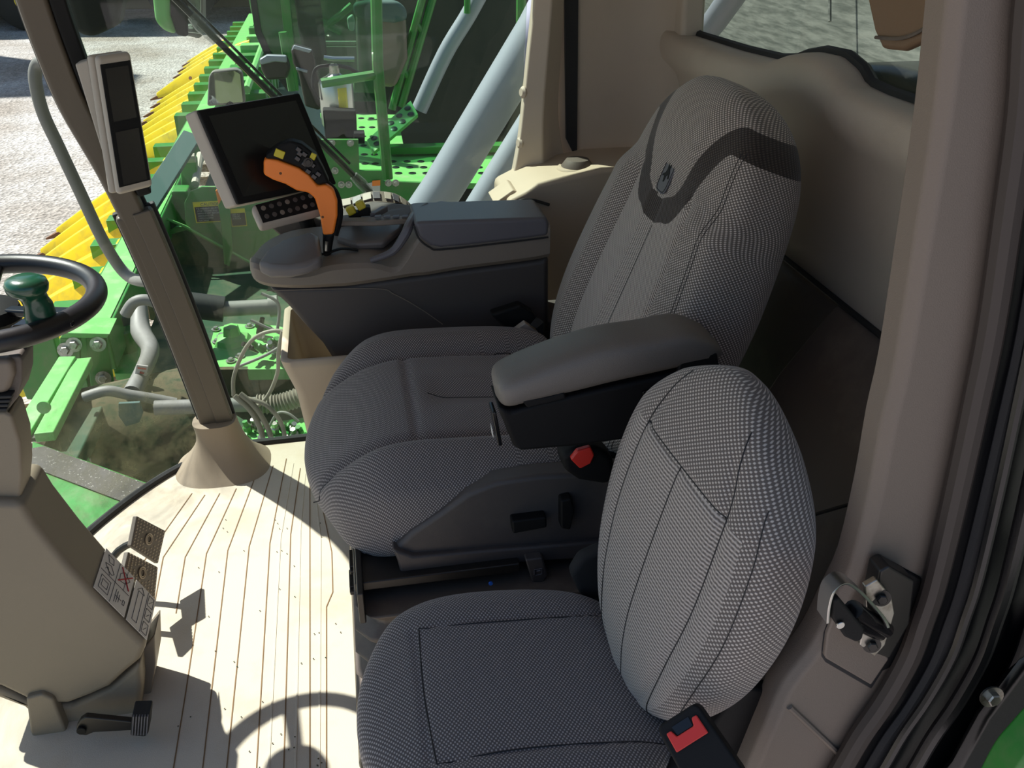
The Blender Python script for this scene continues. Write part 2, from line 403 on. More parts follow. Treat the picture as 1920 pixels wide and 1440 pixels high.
# floor mat with pressed grooves
far = [(-.95,.55), (-.93,1.2), (-.89,1.6), (-.80,1.95), (-.70,2.16), (-.56,2.34), (-.40,2.44)]
outline = spline(far, 6)+[Vector((.9,2.44,0)), Vector((.9,.55,0))]
mb = MB(); mb.prism([Vector((p.x,p.y,0)) for p in outline], (0,0,-.05)); floor = struct(mb.build('floor', 'mat_floor', bevel=.006), 'sunlit beige ribbed floor mat of the cab')
gl = [[(360,925),(250,1080)], [(384,928),(306,1045),(290,1130)], [(412,925),(347,1045),(330,1150)], [(443,916),(387,1038),(348,1300)],
      [(476,901),(427,1032),(380,1440)], [(512,873),(467,1025),(425,1440)], [(537,860),(506,1018),(481,1440)], [(563,878),(545,1001),(532,1440)],
      [(581,900),(581,993),(581,1440)], [(600,930),(622,1035),(624,1110),(612,1138),(612,1440)]]
mb = MB()
for g in gl:
    ps = [at(u, v, z=.0005) for u, v in g]
    if g[-1][1] >= 1300: e = ps[-1].copy(); e.y = .75; e.x += (ps[-1]-ps[-2]).x*.3; ps.append(e)
    for a, b in zip(ps, ps[1:]):
        d = (b-a).normalized(); nrm = Vector((-d.y, d.x, 0))*.0012
        mb.prism([a-nrm, a+nrm, b+nrm, b-nrm], (0,0,.0006))
mb.build('floor_groove', 'groove', floor, smooth=False)
mb = MB()
for i in range(len(gl)-1):                       # low raised rib between grooves
    pa = [at(u, v, z=.0) for u, v in gl[i]]; pb = [at(u, v, z=.0) for u, v in gl[i+1]]
    a = [(pa[0]+pb[0])/2, (pa[1]+pb[1])/2]; c = (pa[-1]+pb[-1])/2
    if c.y > 1.25: continue
    c.y = .8; a.append(c)
    mb.tube([p+Vector((0,0,-.0016)) for p in a], .0035, 6)
mb.build('floor_rib', 'mat_floor', floor)
mb = MB()
rr = random.Random(3)
for i in range(46):
    u, v = rr.uniform(330, 640), rr.uniform(960, 1440); p = at(u, v, z=.0015); mb.lathe(p, (0,0,1), [(.0012,0),(.0018,.001),(.0004,.002)], 5)
sp = mb.build('grit', 'soil', floor)

# seal strip round the floor, front corner boot of the pillar
mb = MB(); mb.tube([Vector((p.x, p.y, .004)) for p in spline([Vector((a, b, 0)) for a, b in far], 8)]+[Vector((.5,2.46,.006))], .012, 8)
struct(mb.build('trim_1', 'rubber'), 'black rubber seal along the foot of the glass')
pb, pt = at(408, 800, y=2.35), at(72, 0, y=2.28)
ax = (pt-pb)/(pt.z-pb.z)
rings = []
for k in range(15):
    t = k/14; z = t*.155; fl = (1-t)**2.6; c = Vector((pb.x, 2.345, 0))+ax*(z-pb.z)*ss(.2, 1, t)+Vector((.0, 0, 0)); c.z = z
    a, b = .060+.075*fl, .05+.07*fl
    rings.append([c+Vector((a*math.copysign(abs(math.cos(q))**.75, math.cos(q)), b*math.copysign(abs(math.sin(q))**.75, math.sin(q)), 0)) for q in [2*math.pi*j/40 for j in range(40)]])
mb = MB(); mb.loft(rings); struct(mb.build('trim_2', 'boot', ang=60), 'beige moulded boot round the foot of the front corner pillar')
# front corner pillar
path = spline([at(414,815,y=2.35), at(345,630,y=2.35), at(271,450,y=2.34), at(211,325,y=2.32), at(140,200,y=2.30), at(98,100,y=2.28), at(62,0,y=2.26), at(15,-150,y=2.22), at(-45,-400,y=2.16)], 5)
def bar(mb, path, W, D, n0, m=0, dw=0, dd=0):
    rings = []
    for i, p in enumerate(path):
        t = (path[min(i+1, len(path)-1)]-path[max(i-1, 0)]).normalized(); s_ = t.cross(Vector(n0)).normalized(); d_ = s_.cross(t)
        p = p+s_*dw+d_*dd
        rings.append([p-s_*W/2-d_*D/2, p+s_*W/2-d_*D/2, p+s_*W/2+d_*D/2, p-s_*W/2+d_*D/2])
    return mb.loft(rings, m=m)
N0 = (-.15,1,0)
mb = MB(); bar(mb, path, .064, .05, N0); pil = struct(mb.build('pillar_front', 'pillar_taupe', bevel=.012, ang=50), 'dark taupe front corner pillar with black seal')
mb = MB(); bar(mb, path, .078, .02, N0, dd=.03); mb.build('pillar_seal', 'rubber', pil, bevel=.004)
mb = MB(); bar(mb, path[13:], .034, .05, N0, dw=-.050, dd=-.002); mb.build('pillar_strip', 'black', pil, bevel=.006)
mb = MB(); bar(mb, path[:13], .092, .035, N0, dw=-.004, dd=-.006); mb.build('pillar_cover', 'pillar_taupe', pil, bevel=.010)
mb = MB(); bar(mb, path[:13], .106, .02, N0, dw=-.004, dd=.02); mb.build('pillar_seal', 'rubber', pil, bevel=.004)
mb = MB(); bar(mb, path[:13], .045, .012, N0, dw=-.024, dd=-.024); mb.build('pillar_strip', 'pillar_taupe', pil, bevel=.004)

# roof
mb = MB(); mb.prism([(-.93,.66,ZC), (-.91,2.2,ZC), (-.78,2.66,ZC), (1.0,2.66,ZC), (1.0,.66,ZC)], (0,0,.12)); struct(mb.build('ceiling', 'beige_light', bevel=.03), 'beige cab ceiling')

# windscreen, right window
def curved_glass(name, base, top, mtl, label, nz=8):
    a = spline(base, 8); b = spline(top, 8); rings = []
    for k in range(nz+1):
        t = k/nz; rings.append([p*(1-t)+q*t for p, q in zip(a, b)])
    mb = MB(); mb.loft(rings, cap=False, closed=False); return struct(mb.build(name, mtl, ang=80), label)
curved_glass('window_1', [(-.97,.6,-.02), (-.95,1.2,-.02), (-.91,1.6,-.02), (-.82,1.96,-.02), (-.72,2.18,-.02), (-.58,2.36,-.02), (-.40,2.46,-.02)],
             [(-1.3,.6,1.72), (-1.27,1.1,1.72), (-1.2,1.5,1.72), (-1.08,1.85,1.72), (-.95,2.08,1.72), (-.8,2.26,1.72), (-.66,2.36,1.72)], 'glass_dusty', 'curved windscreen, a little dusty')
mb = MB(); mb.prism([(-.42,2.47,.0), (.44,2.47,.0), (.52,2.47,1.72), (-.68,2.42,1.72)], (0,.006,0)); struct(mb.build('window_2', 'glass', smooth=False), 'tall right side window of the cab')

# rear wall with window sill
sill_px = [(1250,40), (1290,68), (1380,97), (1440,112), (1465,112), (1485,104), (1520,98), (1560,107), (1588,132), (1603,160), (1640,178), (1700,200), (1770,228)]
sill = [(at(u, v, x=XR).y, at(u, v, x=XR).z) for u, v in sill_px][::-1]
sill = [(.70, sill[0][1])]+sill+[(2.6, sill[-1][1])]
rings = []
for k in range(90):
    y = .70+(2.46-.70)*k/89; zs = lerpt(sorted(sill), y)
    pr = [(.95,.80), (.905,.80), (.900,.812), (.900,1.0), (.898,zs-.14), (.890,zs-.10), (.868,zs-.075), (.860,zs-.05), (.862,zs-.022), (.872,zs-.006), (.89,zs), (.93,zs), (.95,zs-.004)]
    rings.append([Vector((x, y, z)) for x, z in pr])
mb = MB(); mb.loft(rings); wr = struct(mb.build('wall_rear', 'beige', ang=55), 'beige moulded rear wall under the rear window')
mb = MB(); mb.prism([(.885,2.36,1.10), (.885,2.47,1.10), (.885,2.47,1.72), (.885,2.42,1.72), (.885,2.385,1.30), (.885,2.375,1.2)], (.065,0,0))
mb.prism([(.885,.70,1.62), (.885,2.47,1.62), (.885,2.47,1.74), (.885,.70,1.74)], (.065,0,0)); mb.build('upper_frame', 'beige', wr, bevel=.015)
mb = MB()
gp = [Vector((.935, y, z)) for y, z in sorted(sill)]; mb.tube(gp, .012, 8); mb.build('window_seal', 'rubber', wr)
mb = MB(); mb.prism([(.94,.70,1.1), (.94,2.45,1.1), (.94,2.45,1.70), (.94,.70,1.70)], (.006,0,0)); struct(mb.build('window_3', 'glass_rear', smooth=False), 'rear window')
# rear right corner panel
def plan(pts, th, z0, z1, name, mtl, bevel=.01, label=None, parent=None):
    c = spline(pts, 6); out = []
    for i, p in enumerate(c):
        t = (c[min(i+1, len(c)-1)]-c[max(i-1, 0)]).normalized(); out.append(p+Vector((-t.y, t.x, 0))*th)
    poly = [Vector((p.x, p.y, z0)) for p in c]+[Vector((p.x, p.y, z0)) for p in out[::-1]]
    mb = MB(); mb.prism(poly, (0,0,z1-z0)); return mb.build(name, mtl, parent, bevel=bevel, label=label)
struct(plan([(.560,2.50,0), (.75,2.505,0), (.83,2.49,0), (.875,2.45,0), (.895,2.38,0)], .03, .80, 1.73, 'wall_right', 'beige'), 'beige corner panel behind the right window')
mb = MB(); mb.prism([at(1085,-60,y=2.49), at(1058,-60,y=2.49), at(1062,260,y=2.49), at(1082,300,y=2.49)], (0,.03,0)); struct(mb.build('trim_3', 'rubber'), 'dark gap strip beside the rear corner panel')
# rear right pillar
L = [(1008,-300), (1004,-100), (1001,0), (990,110), (981,200), (973,270), (962,330), (953,362)]
Rr = [(1060,-300), (1060,-100), (1058,0), (1052,110), (1047,200), (1052,260), (1064,320), (1066,350)]
rings = []
for (a, b), (c, d) in zip(L, Rr):
    p, q = at(a, b, y=2.40), at(c, d, y=2.46); p2 = p+Vector((.008,.07,0)); q2 = q+Vector((0,.03,0)); mid = p.lerp(q, .5)+Vector((-.004,-.05,0))
    rings.append([p, mid, q, q2, p2])
rings = [[spline([r[i] for r in rings], 4)[k] for i in range(5)] for k in range(len(spline([r[0] for r in rings], 4)))]
mb = MB(); mb.loft(rings); pc = struct(mb.build('pillar_rear', 'beige', bevel=.006, ang=60), 'beige pillar at the rear of the right window')
mb = MB()
for u, v in ((984,173),(978,268)): mb.lathe(at(u, v, y=2.41), (-1,-.3,.1), [(.0,0), (.014,.0), (.016,.006), (.01,.012)], 16)
mb.build('pillar_plug', 'beige', pc)

# side ledge with cup under the rear pillar
t = thing('side_ledge', 'sunlit beige ledge with round cap under the rear right pillar', 'ledge', (.5,2.3,0))
pts = [at(952,377,y=2.22), at(985,360,y=2.22), at(1010,345,y=2.22), at(1040,338,y=2.22), at(1075,330,y=2.22), at(1130,318,y=2.22)]
zs = [p.z for p in pts]; poly = pts+[Vector((pts[-1].x+.2, 2.22, zs[-1])), Vector((pts[-1].x+.2, 2.22, .45)), Vector((pts[0].x, 2.22, .45))]
mb = MB(); mb.prism(poly, (0,.22,0)); mb.build('ledge_body', 'beige_light', t, bevel=.012)
c = at(1082,322,y=2.30); mb = MB(); mb.lathe(c-Vector((0,0,.02)), (0,0,1), [(.055,0), (.055,.03), (.05,.036), (.043,.036)], 32); mb.build('cup_rim', 'beige_light', t, ang=40)
mb = MB(); mb.lathe(c+Vector((0,0,.004)), (0,0,1), [(.043,0), (.043,.012), (.03,.03), (.0,.034)], 32); mb.build('cap', 'darktrim', t, ang=40)
mb = MB(); mb.tube([at(945,392,y=2.215), at(985,374,y=2.215), at(1030,384,y=2.215)], .004, 6, smooth=5); mb.build('seam', 'rubber', t)
mb = MB(); mb.prism([at(925,382,y=2.25), at(962,356,y=2.25), at(975,362,y=2.25), at(950,382,y=2.25)], (0,.1,0)); mb.build('ledge_corner', 'beige_light', t, bevel=.004)

# lower rear trim
YS = 1.45
mb = MB(); mb.prism([(.93,YD,.81), (.895,YD,.80), (.80,YD,.66), (.74,YD,.54), (.70,YD,.40), (.68,YD,0), (.93,YD,0)], (0,YS-YD,0)); lw = struct(mb.build('wall_rear_lower', 'darktrim', bevel=.012), 'dark brown lower panel behind the seats')
mb = MB(); mb.prism([(.93,YS,.79), (.90,YS,.785), (.87,YS,.70), (.80,YS,.40), (.78,YS,0), (.93,YS,0)], (0,2.2-YS,0)); mb.build('lower_panel_far', 'darktrim', lw, bevel=.015)
mb = MB(); mb.tube([at(1440,1010,x=.70)+Vector((-.01,0,0)), at(1520,970,x=.705)+Vector((-.01,0,0)), at(1650,932,x=.715)+Vector((-.01,0,0))], .003, 6, smooth=4); mb.build('panel_seam', 'rubber', lw)
mb = MB(); mb.tube([Vector((.897,.72,.806)), Vector((.897,2.44,.806))], .006, 6); mb.build('joint', 'rubber', lw)

# near rear door pillar (beige)
Lp = [(1830,-330), (1790,0), (1763,227), (1723,480), (1687,697), (1661,808), (1637,935), (1603,1071), (1570,1140), (1528,1222), (1474,1292), (1440,1370), (1410,1440), (1360,1560)]
Rp = [(1965,-330), (1917,0), (1902,202), (1874,404), (1844,606), (1815,750), (1775,935), (1738,1090), (1715,1160), (1690,1230), (1645,1310), (1600,1375), (1562,1440), (1490,1560)]
rings = []
for (a, b), (c, d) in zip(Lp, Rp):
    p, q = at(a, b, y=YD), at(c, d, y=YD); rings.append([p+Vector((.004,.05,0)), p+Vector((0,.012,0)), p+Vector((.01,0,0)), q, q+Vector((0,.05,0))])
rings = [[spline([r[i] for r in rings], 3)[k] for i in range(5)] for k in range(len(spline([r[0] for r in rings], 3)))]
mb = MB(); mb.loft(rings); bp = struct(mb.build('pillar_door', 'beige_pillar_shaded', bevel=.004, ang=50), 'beige door pillar beside the small seat')
def px_plate(pts, y, th, name, mtl, parent, bevel=.003, label=None, **k):
    mb = MB(); mb.prism([at(u, v, y=y) for u, v in pts], (0, th, 0)); return mb.build(name, mtl, parent, bevel=bevel, label=label, **k)
px_plate([(1560,1150), (1546,1190), (1541,1232), (1548,1243), (1634,1293), (1668,1240), (1640,1200)], YD-.0015, .004, 'cover_gap', 'rubber', bp)
px_plate([(1566,1150), (1551,1190), (1546,1230), (1550,1237), (1634,1286), (1668,1236), (1640,1190)], YD-.006, .008, 'cover_plate', 'beige_pillar_shaded', bp, bevel=.003)
mb = MB(); mb.tube([at(1480,1325,y=YD-.001), at(1530,1372,y=YD-.001), at(1576,1416,y=YD-.001)], .004, 8); mb.build('sill_crease', 'beige_pillar_shaded', bp)

# door aperture: rubber seal, black frame, green skin
seal = spline([at(u+16, v, y=.705) for u, v in Rp], 4)
mb = MB(); mb.tube(seal, .014, 10); sl = struct(mb.build('trim_4', 'seal_brown'), 'black rubber door seal along the pillar')
mb = MB(); mb.tube([p+Vector((.03,-.012,-.004)) for p in seal], .010, 8); mb.build('seal_lip', 'rubber', sl)
edge = [(u+22, v) for u, v in Rp]
mb = MB(); mb.prism([at(u, v, y=.695) for u, v in edge]+[at(2500,1560,y=.695), at(2500,-330,y=.695)], (0,.02,0)); fr = struct(mb.build('door_frame', 'frame_black', bevel=.004), 'black painted door frame')
mb = MB()
for k, dx in enumerate((95, 150, 215)): mb.tube(spline([at(u+dx, v+(k*6), y=.675) for u, v in Rp], 4), .006+.003*(k == 1), 8)
mb.build('frame_rib', 'frame_black', fr)
px_plate([(1700,1560), (1795,1440), (1845,1350), (1920,1250), (2300,900), (2500,1560)], .66, .02, 'frame_step', 'frame_black', fr, bevel=.01)
gp_ = spline([at(1845,1560,y=.55), at(1905,1445,y=.55), at(1945,1395,y=.55), at(2005,1330,y=.55), at(2100,1230,y=.55)], 6)
rings = [[p, p+Vector((.014,-.012,-.004)), p+Vector((.08,-.02,-.05)), p+Vector((.08,.05,-.05)), p+Vector((.0,.04,-.01))] for p in gp_]
mb = MB(); mb.loft(rings); tag(mb.build('green_body_panel', 'green', bevel=.004, ang=50), 'green painted body panel edge at the foot of the door frame', 'panel')
o = bolt_mb(at(1858,1305,y=.655), (-.1,-1,.15), .0085).build('frame_bolt', 'zinc'); tag(o, 'small zinc hex bolt in the black door frame', 'bolt')

# door latch striker
K = .70
t = thing('latch_striker', 'shiny steel door latch striker with black roller on the beige pillar', 'latch', at(1660,1170,y=K))
def P_(u, v, y=K): return at(u, v, y=y)
px_plate([(1662,1058), (1672,1054), (1730,1086), (1700,1240), (1650,1262), (1608,1225), (1640,1120)], .716, .008, 'recess', 'black', t)
px_plate([(1650,1072), (1668,1062), (1716,1090), (1706,1170), (1668,1236), (1640,1226), (1640,1120)], .690, .025, 'mounting_block', 'darksteel', t, bevel=.003)
px_plate([(1622,1100), (1645,1087), (1672,1118), (1678,1150), (1660,1210), (1640,1232), (1612,1210), (1625,1140)], .680, .008, 'striker_plate', 'zinc', t, bevel=.0015)
hk = spline([P_(1655,1165,.672), P_(1645,1145,.668), P_(1612,1108,.655), P_(1580,1084,.64), P_(1556,1096,.63), P_(1546,1124,.63), P_(1543,1156,.632)], 6)
rings = []
for i, p in enumerate(hk):
    tt = (hk[min(i+1, len(hk)-1)]-hk[max(i-1, 0)]).normalized(); n_ = tt.cross(Vector((0,1,.15))).normalized()*.0016; W = Vector((.008,.022,-.012))
    rings.append([p-n_-W, p+n_-W, p+n_+W, p-n_+W])
mb = MB(); mb.loft(rings); mb.build('hook', 'steel', t, bevel=.0008)
mb = MB(); mb.tube([P_(1600,1142,.63), P_(1660,1180,.685)], .0095, 14); mb.tube([P_(1592,1165,.63), P_(1650,1190,.685)], .007, 14); mb.build('roller', 'black_gloss', t)
c = P_(1590,1172,.622)
mb = MB(); mb.prism([P_(1562,1125,.62), P_(1574,1122,.62), P_(1622,1180,.62), P_(1618,1200,.62), P_(1606,1206,.62), P_(1585,1196,.62), P_(1560,1160,.62)], (0,.012,0)); mb.build('bumper', 'black', t, bevel=.003)
mb = MB(); disc(mb, P_(1575,1171,.6185), (0,-1,0), .0045, .002); mb.build('pin', 'steel', t)
for u, v in ((1652,1120), (1634,1208)):
    bolt_mb(P_(u, v, .68), (-.3,-1,.2), .0062).build('screw', 'darksteel', t)

def box_(mb, x0, x1, y0, y1, z0, z1): return mb.prism([(x0,y0,z0), (x1,y0,z0), (x1,y1,z0), (x0,y1,z0)], (0,0,z1-z0))
# ================================================================ DRIVER'S SEAT
ds = thing('driver_seat', 'large grey woven cloth driver seat with a dark curved band on its backrest', 'seat', (.2,1.62,0))
def cdisp(x, s, sl, hw):
    d = 0; ax_ = abs(x)
    bol = .165+.02*s
    d += .028*ss(bol, bol+.05, ax_)*ss(.02,.25,s) - .013*math.exp(-((ax_-bol)/.010)**2)*ss(0,.1,s)
    if ax_ < bol:
        d += groove(sl, .225, .006, .007)
        if sl > .24: d += groove(x, 0, .016, .018)*ss(.24,.30,sl)
        d -= .010*ss(.22,.5,sl)
    return d
def cmask(x, s, sl, hw, sa): return (0, 0, 0, 1)
pad('seat_cushion', 'cloth_cushion', ds, (-.135,1.615,.515), (1,0,.03), (0,1,0), (-.03,0,1), .62,
    [(0,.24), (.12,.285), (.3,.305), (.6,.30), (.85,.285), (1,.27)], [(0,.055), (.12,.07), (.3,.075), (.7,.062), (1,.05)], [(0,.05), (.12,.085), (.3,.095), (.7,.08), (1,.06)], disp=cdisp, maskf=cmask, ns=120, nr=180, ex=.48,
    off=lambda x, s, sl: Vector((0, 0, -.05*(1-ss(0,.45,s))**2-.05*(ss(.6,1.0,-x/.3))*(1-.6*s))))
seams('seat_cushiondriver_seat', [[(q*(.165+.02*t), t) for t in (.03,.12,.3,.5,.7,.9)] for q in (-1,1)]+[[(-.172,.363), (-.06,.363), (.06,.363), (.172,.363)], [(0,.42), (0,.6), (0,.85)]], ds, r=.0011)
TH = R(21); A_ = Vector((math.sin(TH),0,math.cos(TH))); T_ = Vector((-math.cos(TH),0,math.sin(TH))); W_ = Vector((0,1,0))
def bdisp(x, s, sl, hw):
    ax_ = abs(x); d = 0; e = ss(.0,.06,s)*(1-ss(.66,.76,s))
    pw = hw*.5
    d += .022*ss(pw, pw+.05, ax_)*e - .012*math.exp(-((ax_-pw)/.007)**2)*e
    d += groove(x, 0, .012, .014)*e
    d += .012*ss(.72,.84,s)*(1-ss(.07,.17,ax_))
    return d
def band(s, ax_): # centre height of the dark band
    return .640+.030*ss(0,.085,ax_)+.225*ss(.065,.19,ax_)
def bmask(x, s, sl, hw, sa):
    ax_ = abs(x); r = g = b = 0; pw = hw*.5
    if sa > .05:
        if ax_ < pw and s < .7: r = 1
    if sa > -.75:
        d = (s-band(s, ax_)); slope = abs((band(s, ax_+.004)-band(s, max(0, ax_-.004)))/.008)*.74
        dist = abs(d)*.74/math.sqrt(1+slope*slope)
        g = max(0, min(1, .5+(.024-dist)/.008))
    return (r, g, b, 1)
BO = Vector((.458,1.615,.492))
back = pad('backrest', 'cloth_back', ds, BO, A_, W_, T_, .735,
    [(0,.25), (.1,.30), (.3,.330), (.5,.318), (.7,.282), (.85,.252), (1,.225)], [(0,.05), (.2,.055), (.6,.056), (.85,.062), (1,.055)], [(0,.06), (.2,.11), (.5,.135), (.8,.13), (1,.10)],
    disp=bdisp, maskf=bmask, ns=190, nr=260, ex=.6, endp=7)
seams('backrestdriver_seat', [[(q*.5*smooth_tab([(0,.25), (.1,.30), (.3,.330), (.5,.318), (.7,.282), (1,.225)], t), t) for t in (.03,.15,.3,.45,.62)] for q in (-1,1)]+[[(0,.03), (0,.3), (0,.6)]], ds, r=.0011)
seams('backrestdriver_seat', [[(-.86*smooth_tab([(0,.25), (.1,.30), (.3,.330), (.5,.318), (.7,.282), (.85,.252), (1,.225)], t)+dx, t) for t in (.05,.15,.3,.45,.6,.75,.88)] for dx in (0,.008)], ds, r=.0007)
# badge on the head panel
bc = BO+A_*(.735*.735)+T_*.0605+W_*(-.012)
mb = MB(); mb.prism([bc+W_*(.025*math.copysign(abs(math.cos(a))**.45, math.cos(a)))+A_*(.034*math.copysign(abs(math.sin(a))**.45, math.sin(a))) for a in [2*math.pi*j/28 for j in range(28)]], T_*.003)
bd = mb.build('badge', 'console_top', back, bevel=.001, label='small grey badge with a dark running stag emblem')
bd.data.materials[0] = M['lid']
stag = [(-.012,-.004), (-.005,-.002), (-.002,-.012), (.001,-.011), (.001,-.001), (.006,.003), (.009,-.004), (.012,-.003), (.009,.006), (.004,.012), (.006,.020), (.003,.020), (.000,.013), (-.003,.022), (-.005,.021), (-.003,.010), (-.005,.004), (-.012,-.001)]
mb = MB(); mb.prism([bc+T_*.0032+W_*(-a*1.3)+A_*b*1.1 for a, b in stag], T_*.0008); mb.build('emblem', 'black', bd, smooth=False)
mb = MB(); mb.tube([bc+T_*.0034+W_*(.022*math.copysign(abs(math.cos(a))**.45, math.cos(a)))+A_*(.031*math.copysign(abs(math.sin(a))**.45, math.sin(a))) for a in [2*math.pi*j/28 for j in range(28)]], .0006, 5, loop=True); mb.build('emblem_border', 'black', bd)

# plastic side skirt and the mechanism underneath
Yk = 1.30
sk = [(735,1035), (770,1000), (830,960), (875,928), (930,905), (1010,893), (1100,888), (1210,880), (1260,1030), (1130,1045), (900,1062), (750,1075), (745,1050)]
sko = px_plate(sk, Yk, .05, 'side_skirt', 'skirt', ds, bevel=.010)
px_plate([(735,1030), (745,1052), (752,1078), (900,1062), (1130,1046), (1260,1030), (1255,1005), (1100,1018), (900,1034), (775,1044)], Yk-.012, .03, 'skirt_lip', 'skirt', sko, bevel=.006)
px_plate([(960,978), (1025,970), (1026,990), (962,1002)], Yk-.022, .03, 'adjuster_handle', 'black', ds, bevel=.004)
px_plate([(1052,940), (1072,935), (1078,960), (1070,995), (1052,992)], Yk-.022, .03, 'adjuster_handle', 'black', ds, bevel=.004)
px_plate([(985,1050), (1018,1046), (1028,1080), (1018,1094), (998,1092)], Yk-.03, .03, 'slide_lever', 'skirt', ds, bevel=.004)
mb = MB(); c = at(1010,1072,y=Yk-.0315)
mb.tube([c+Vector((-.008,0,-.006)), c+Vector((-.008,0,.006)), c+Vector((.006,0,.007)), c+Vector((.006,0,-.006)), c+Vector((-.006,0,-.008))], .001, 5); mb.tube([c+Vector((-.004,0,.002)), c+Vector((.003,0,.003))], .0016, 5)
mb.build('slide_icon', 'lid', ds)
mb = MB(); mb.prism([(-.05,1.34,.30), (.50,1.34,.30), (.50,1.34,.46), (-.02,1.34,.46)], (0,.56,0)); mb.build('seat_frame', 'black', ds, bevel=.01)
# slide rails
for v0, v1, y in ((1062,1018,1.36), (1100,1062,1.335)):
    mb = MB(); a, b = at(655, v0, y=y), at(1200, v1-8, y=y)
    mb.prism([a, Vector((b.x,b.y,a.z)), Vector((b.x,b.y,a.z-.022)), a-Vector((0,0,.022))], (0,.05,0)); mb.prism([a-Vector((0,.01,.004)), Vector((b.x,b.y-.01,a.z-.004)), Vector((b.x,b.y-.01,a.z-.009)), a-Vector((0,.01,.009))], (0,.02,0)); mb.build('slide_rail', 'darksteel', ds, bevel=.002)
mb = MB(); mb.box((.10,1.42,.40), (.30,.30,.02)); mb.box((-.04,1.33,.385), (.012,.20,.07)); mb.build('rail_bracket', 'darksteel', ds, bevel=.003)
disc(MB(), at(920,1093,y=1.245), (0,-1,0), .004, .003).build('rail_cap', 'blue', ds)
# suspension base with rubber bellows
rings = []
for k in range(13):
    z = .02+.34*k/12; q = .012*math.cos(k*math.pi); x0, x1, y0, y1 = -.045-q-.02*(1-k/12), .42, 1.24-q, 1.88
    rings.append([Vector((x0+.03,y0,z)), Vector((x1,y0,z)), Vector((x1,y1,z)), Vector((x0+.03,y1,z)), Vector((x0,y1-.04,z)), Vector((x0,y0+.04,z))])
mb = MB(); mb.loft(rings); mb.build('suspension_bellows', 'darktrim', ds, bevel=.008)
mb = MB(); mb.prism([(-.075,1.18,0), (.44,1.18,0), (.44,1.92,0), (-.075,1.92,0)], (0,0,.05)); mb.build('seat_base', 'pillar_taupe', ds, bevel=.02)
mb = box_(MB(), .44, .66, 1.36, 1.90, .05, .60); mb.build('backrest_light_block', 'black', ds, bevel=.02)  # black box added to block the sunlit gap behind the seat
# belt buckle on the near side and the stalk boot
bk = MB(); bk.prism([at(u, v, y=1.25) for u, v in [(1052,858), (1075,842), (1120,838), (1150,858), (1158,895), (1140,912), (1085,903), (1058,884)]], (0,.05,0)); bko = bk.build('buckle_boot', 'black', ds, bevel=.012)
mb = MB(); mb.prism([at(u, v, y=1.242) for u, v in [(1070,862), (1083,846), (1108,839), (1115,854), (1108,870), (1088,880)]], (0,.012,0)); mb.build('buckle_button', 'red', bko, bevel=.003)
# belt latch on the far side
o_ = px_plate([(919,590), (975,572), (1002,588), (1010,606), (962,632)], 1.915, .035, 'belt_retractor', 'black', ds, bevel=.008)
px_plate([(955,628), (985,606), (1008,622), (1018,640), (1000,648)], 1.885, .02, 'belt_tongue', 'device_grey', ds, bevel=.002)
px_plate([(990,632), (1003,627), (1007,636), (995,642)], 1.881, .006, 'tongue_slot', 'black', ds, bevel=.001)
mb = MB(); mb.tube([at(1000,612,y=1.87), at(1012,600,y=1.88), at(1010,640,y=1.9)], .012, 8, flat=.2); mb.build('belt_webbing', 'webbing', ds)
# armrest
Ya = 1.20
pr = [(930,752), (927,735), (940,716), (985,688), (1050,655), (1120,632), (1190,625), (1240,615), (1300,603), (1345,622), (1366,650), (1362,675), (1300,690), (1200,712), (1100,735), (1010,755), (965,772), (945,768)]
cen = [at(u, v, y=Ya) for u, v in pr]
top = [(933,742), (945,722), (990,700), (1060,672), (1140,648), (1220,636), (1290,624), (1340,640), (1362,662)]
bot = [(938,766), (958,770), (1005,757), (1080,741), (1150,724), (1230,706), (1300,690), (1345,680), (1364,672)]
rings = []
n_ = 24
tt_ = spline([at(u, v, y=Ya) for u, v in top], 4); bb_ = spline([at(u, v, y=Ya) for u, v in bot], 4)
for i, (a, b) in enumerate(zip(tt_, bb_)):
    e = i/(len(tt_)-1); hw = .052*(max(.02, 1-abs(2*e-1)**6))**.5
    c = (a+b)/2; h = (a-b)/2
    rings.append([c+h*math.copysign(abs(math.sin(q))**.6, math.sin(q))+Vector((0, .045+hw*math.copysign(abs(math.cos(q))**.6, math.cos(q)), 0)) for q in [2*math.pi*j/n_ for j in range(n_)]])
arm = bpy.data.objects.new('armrest', None)
mb = MB(); mb.loft(rings); armo = mb.build('armrest', 'armpad', ds, ang=70)
bx = px_plate([(932,762), (960,772), (1010,757), (1100,737), (1240,706), (1350,680), (1350,760), (1225,815), (1200,822), (1085,838), (975,848), (963,838)], Ya+.002, .082, 'armrest_box', 'black', armo, bevel=.008)
px_plate([(1205,735), (1262,722), (1250,755), (1207,762)], Ya-.002, .008, 'box_recess', 'black_gloss', armo, bevel=.002)
px_plate([(1278,676), (1325,664), (1345,662), (1350,690), (1270,700)], Ya-.004, .01, 'pivot_cover', 'black', armo, bevel=.003)
px_plate([(978,752), (1030,744), (1058,736), (1062,748), (990,766)], Ya-.004, .02, 'hinge_clip', 'black', armo, bevel=.003)
fx = at(932,762,y=Ya).x; zt = at(936,800,y=Ya).z
mb = MB(); mb.prism([(fx+.002,Ya+.02,zt+.015), (fx+.002,Ya+.055,zt+.015), (fx+.012,Ya+.055,zt-.05), (fx+.012,Ya+.02,zt-.05)], (-.007,0,0)); sw = mb.build('heater_switch', 'black_gloss', armo, bevel=.002)
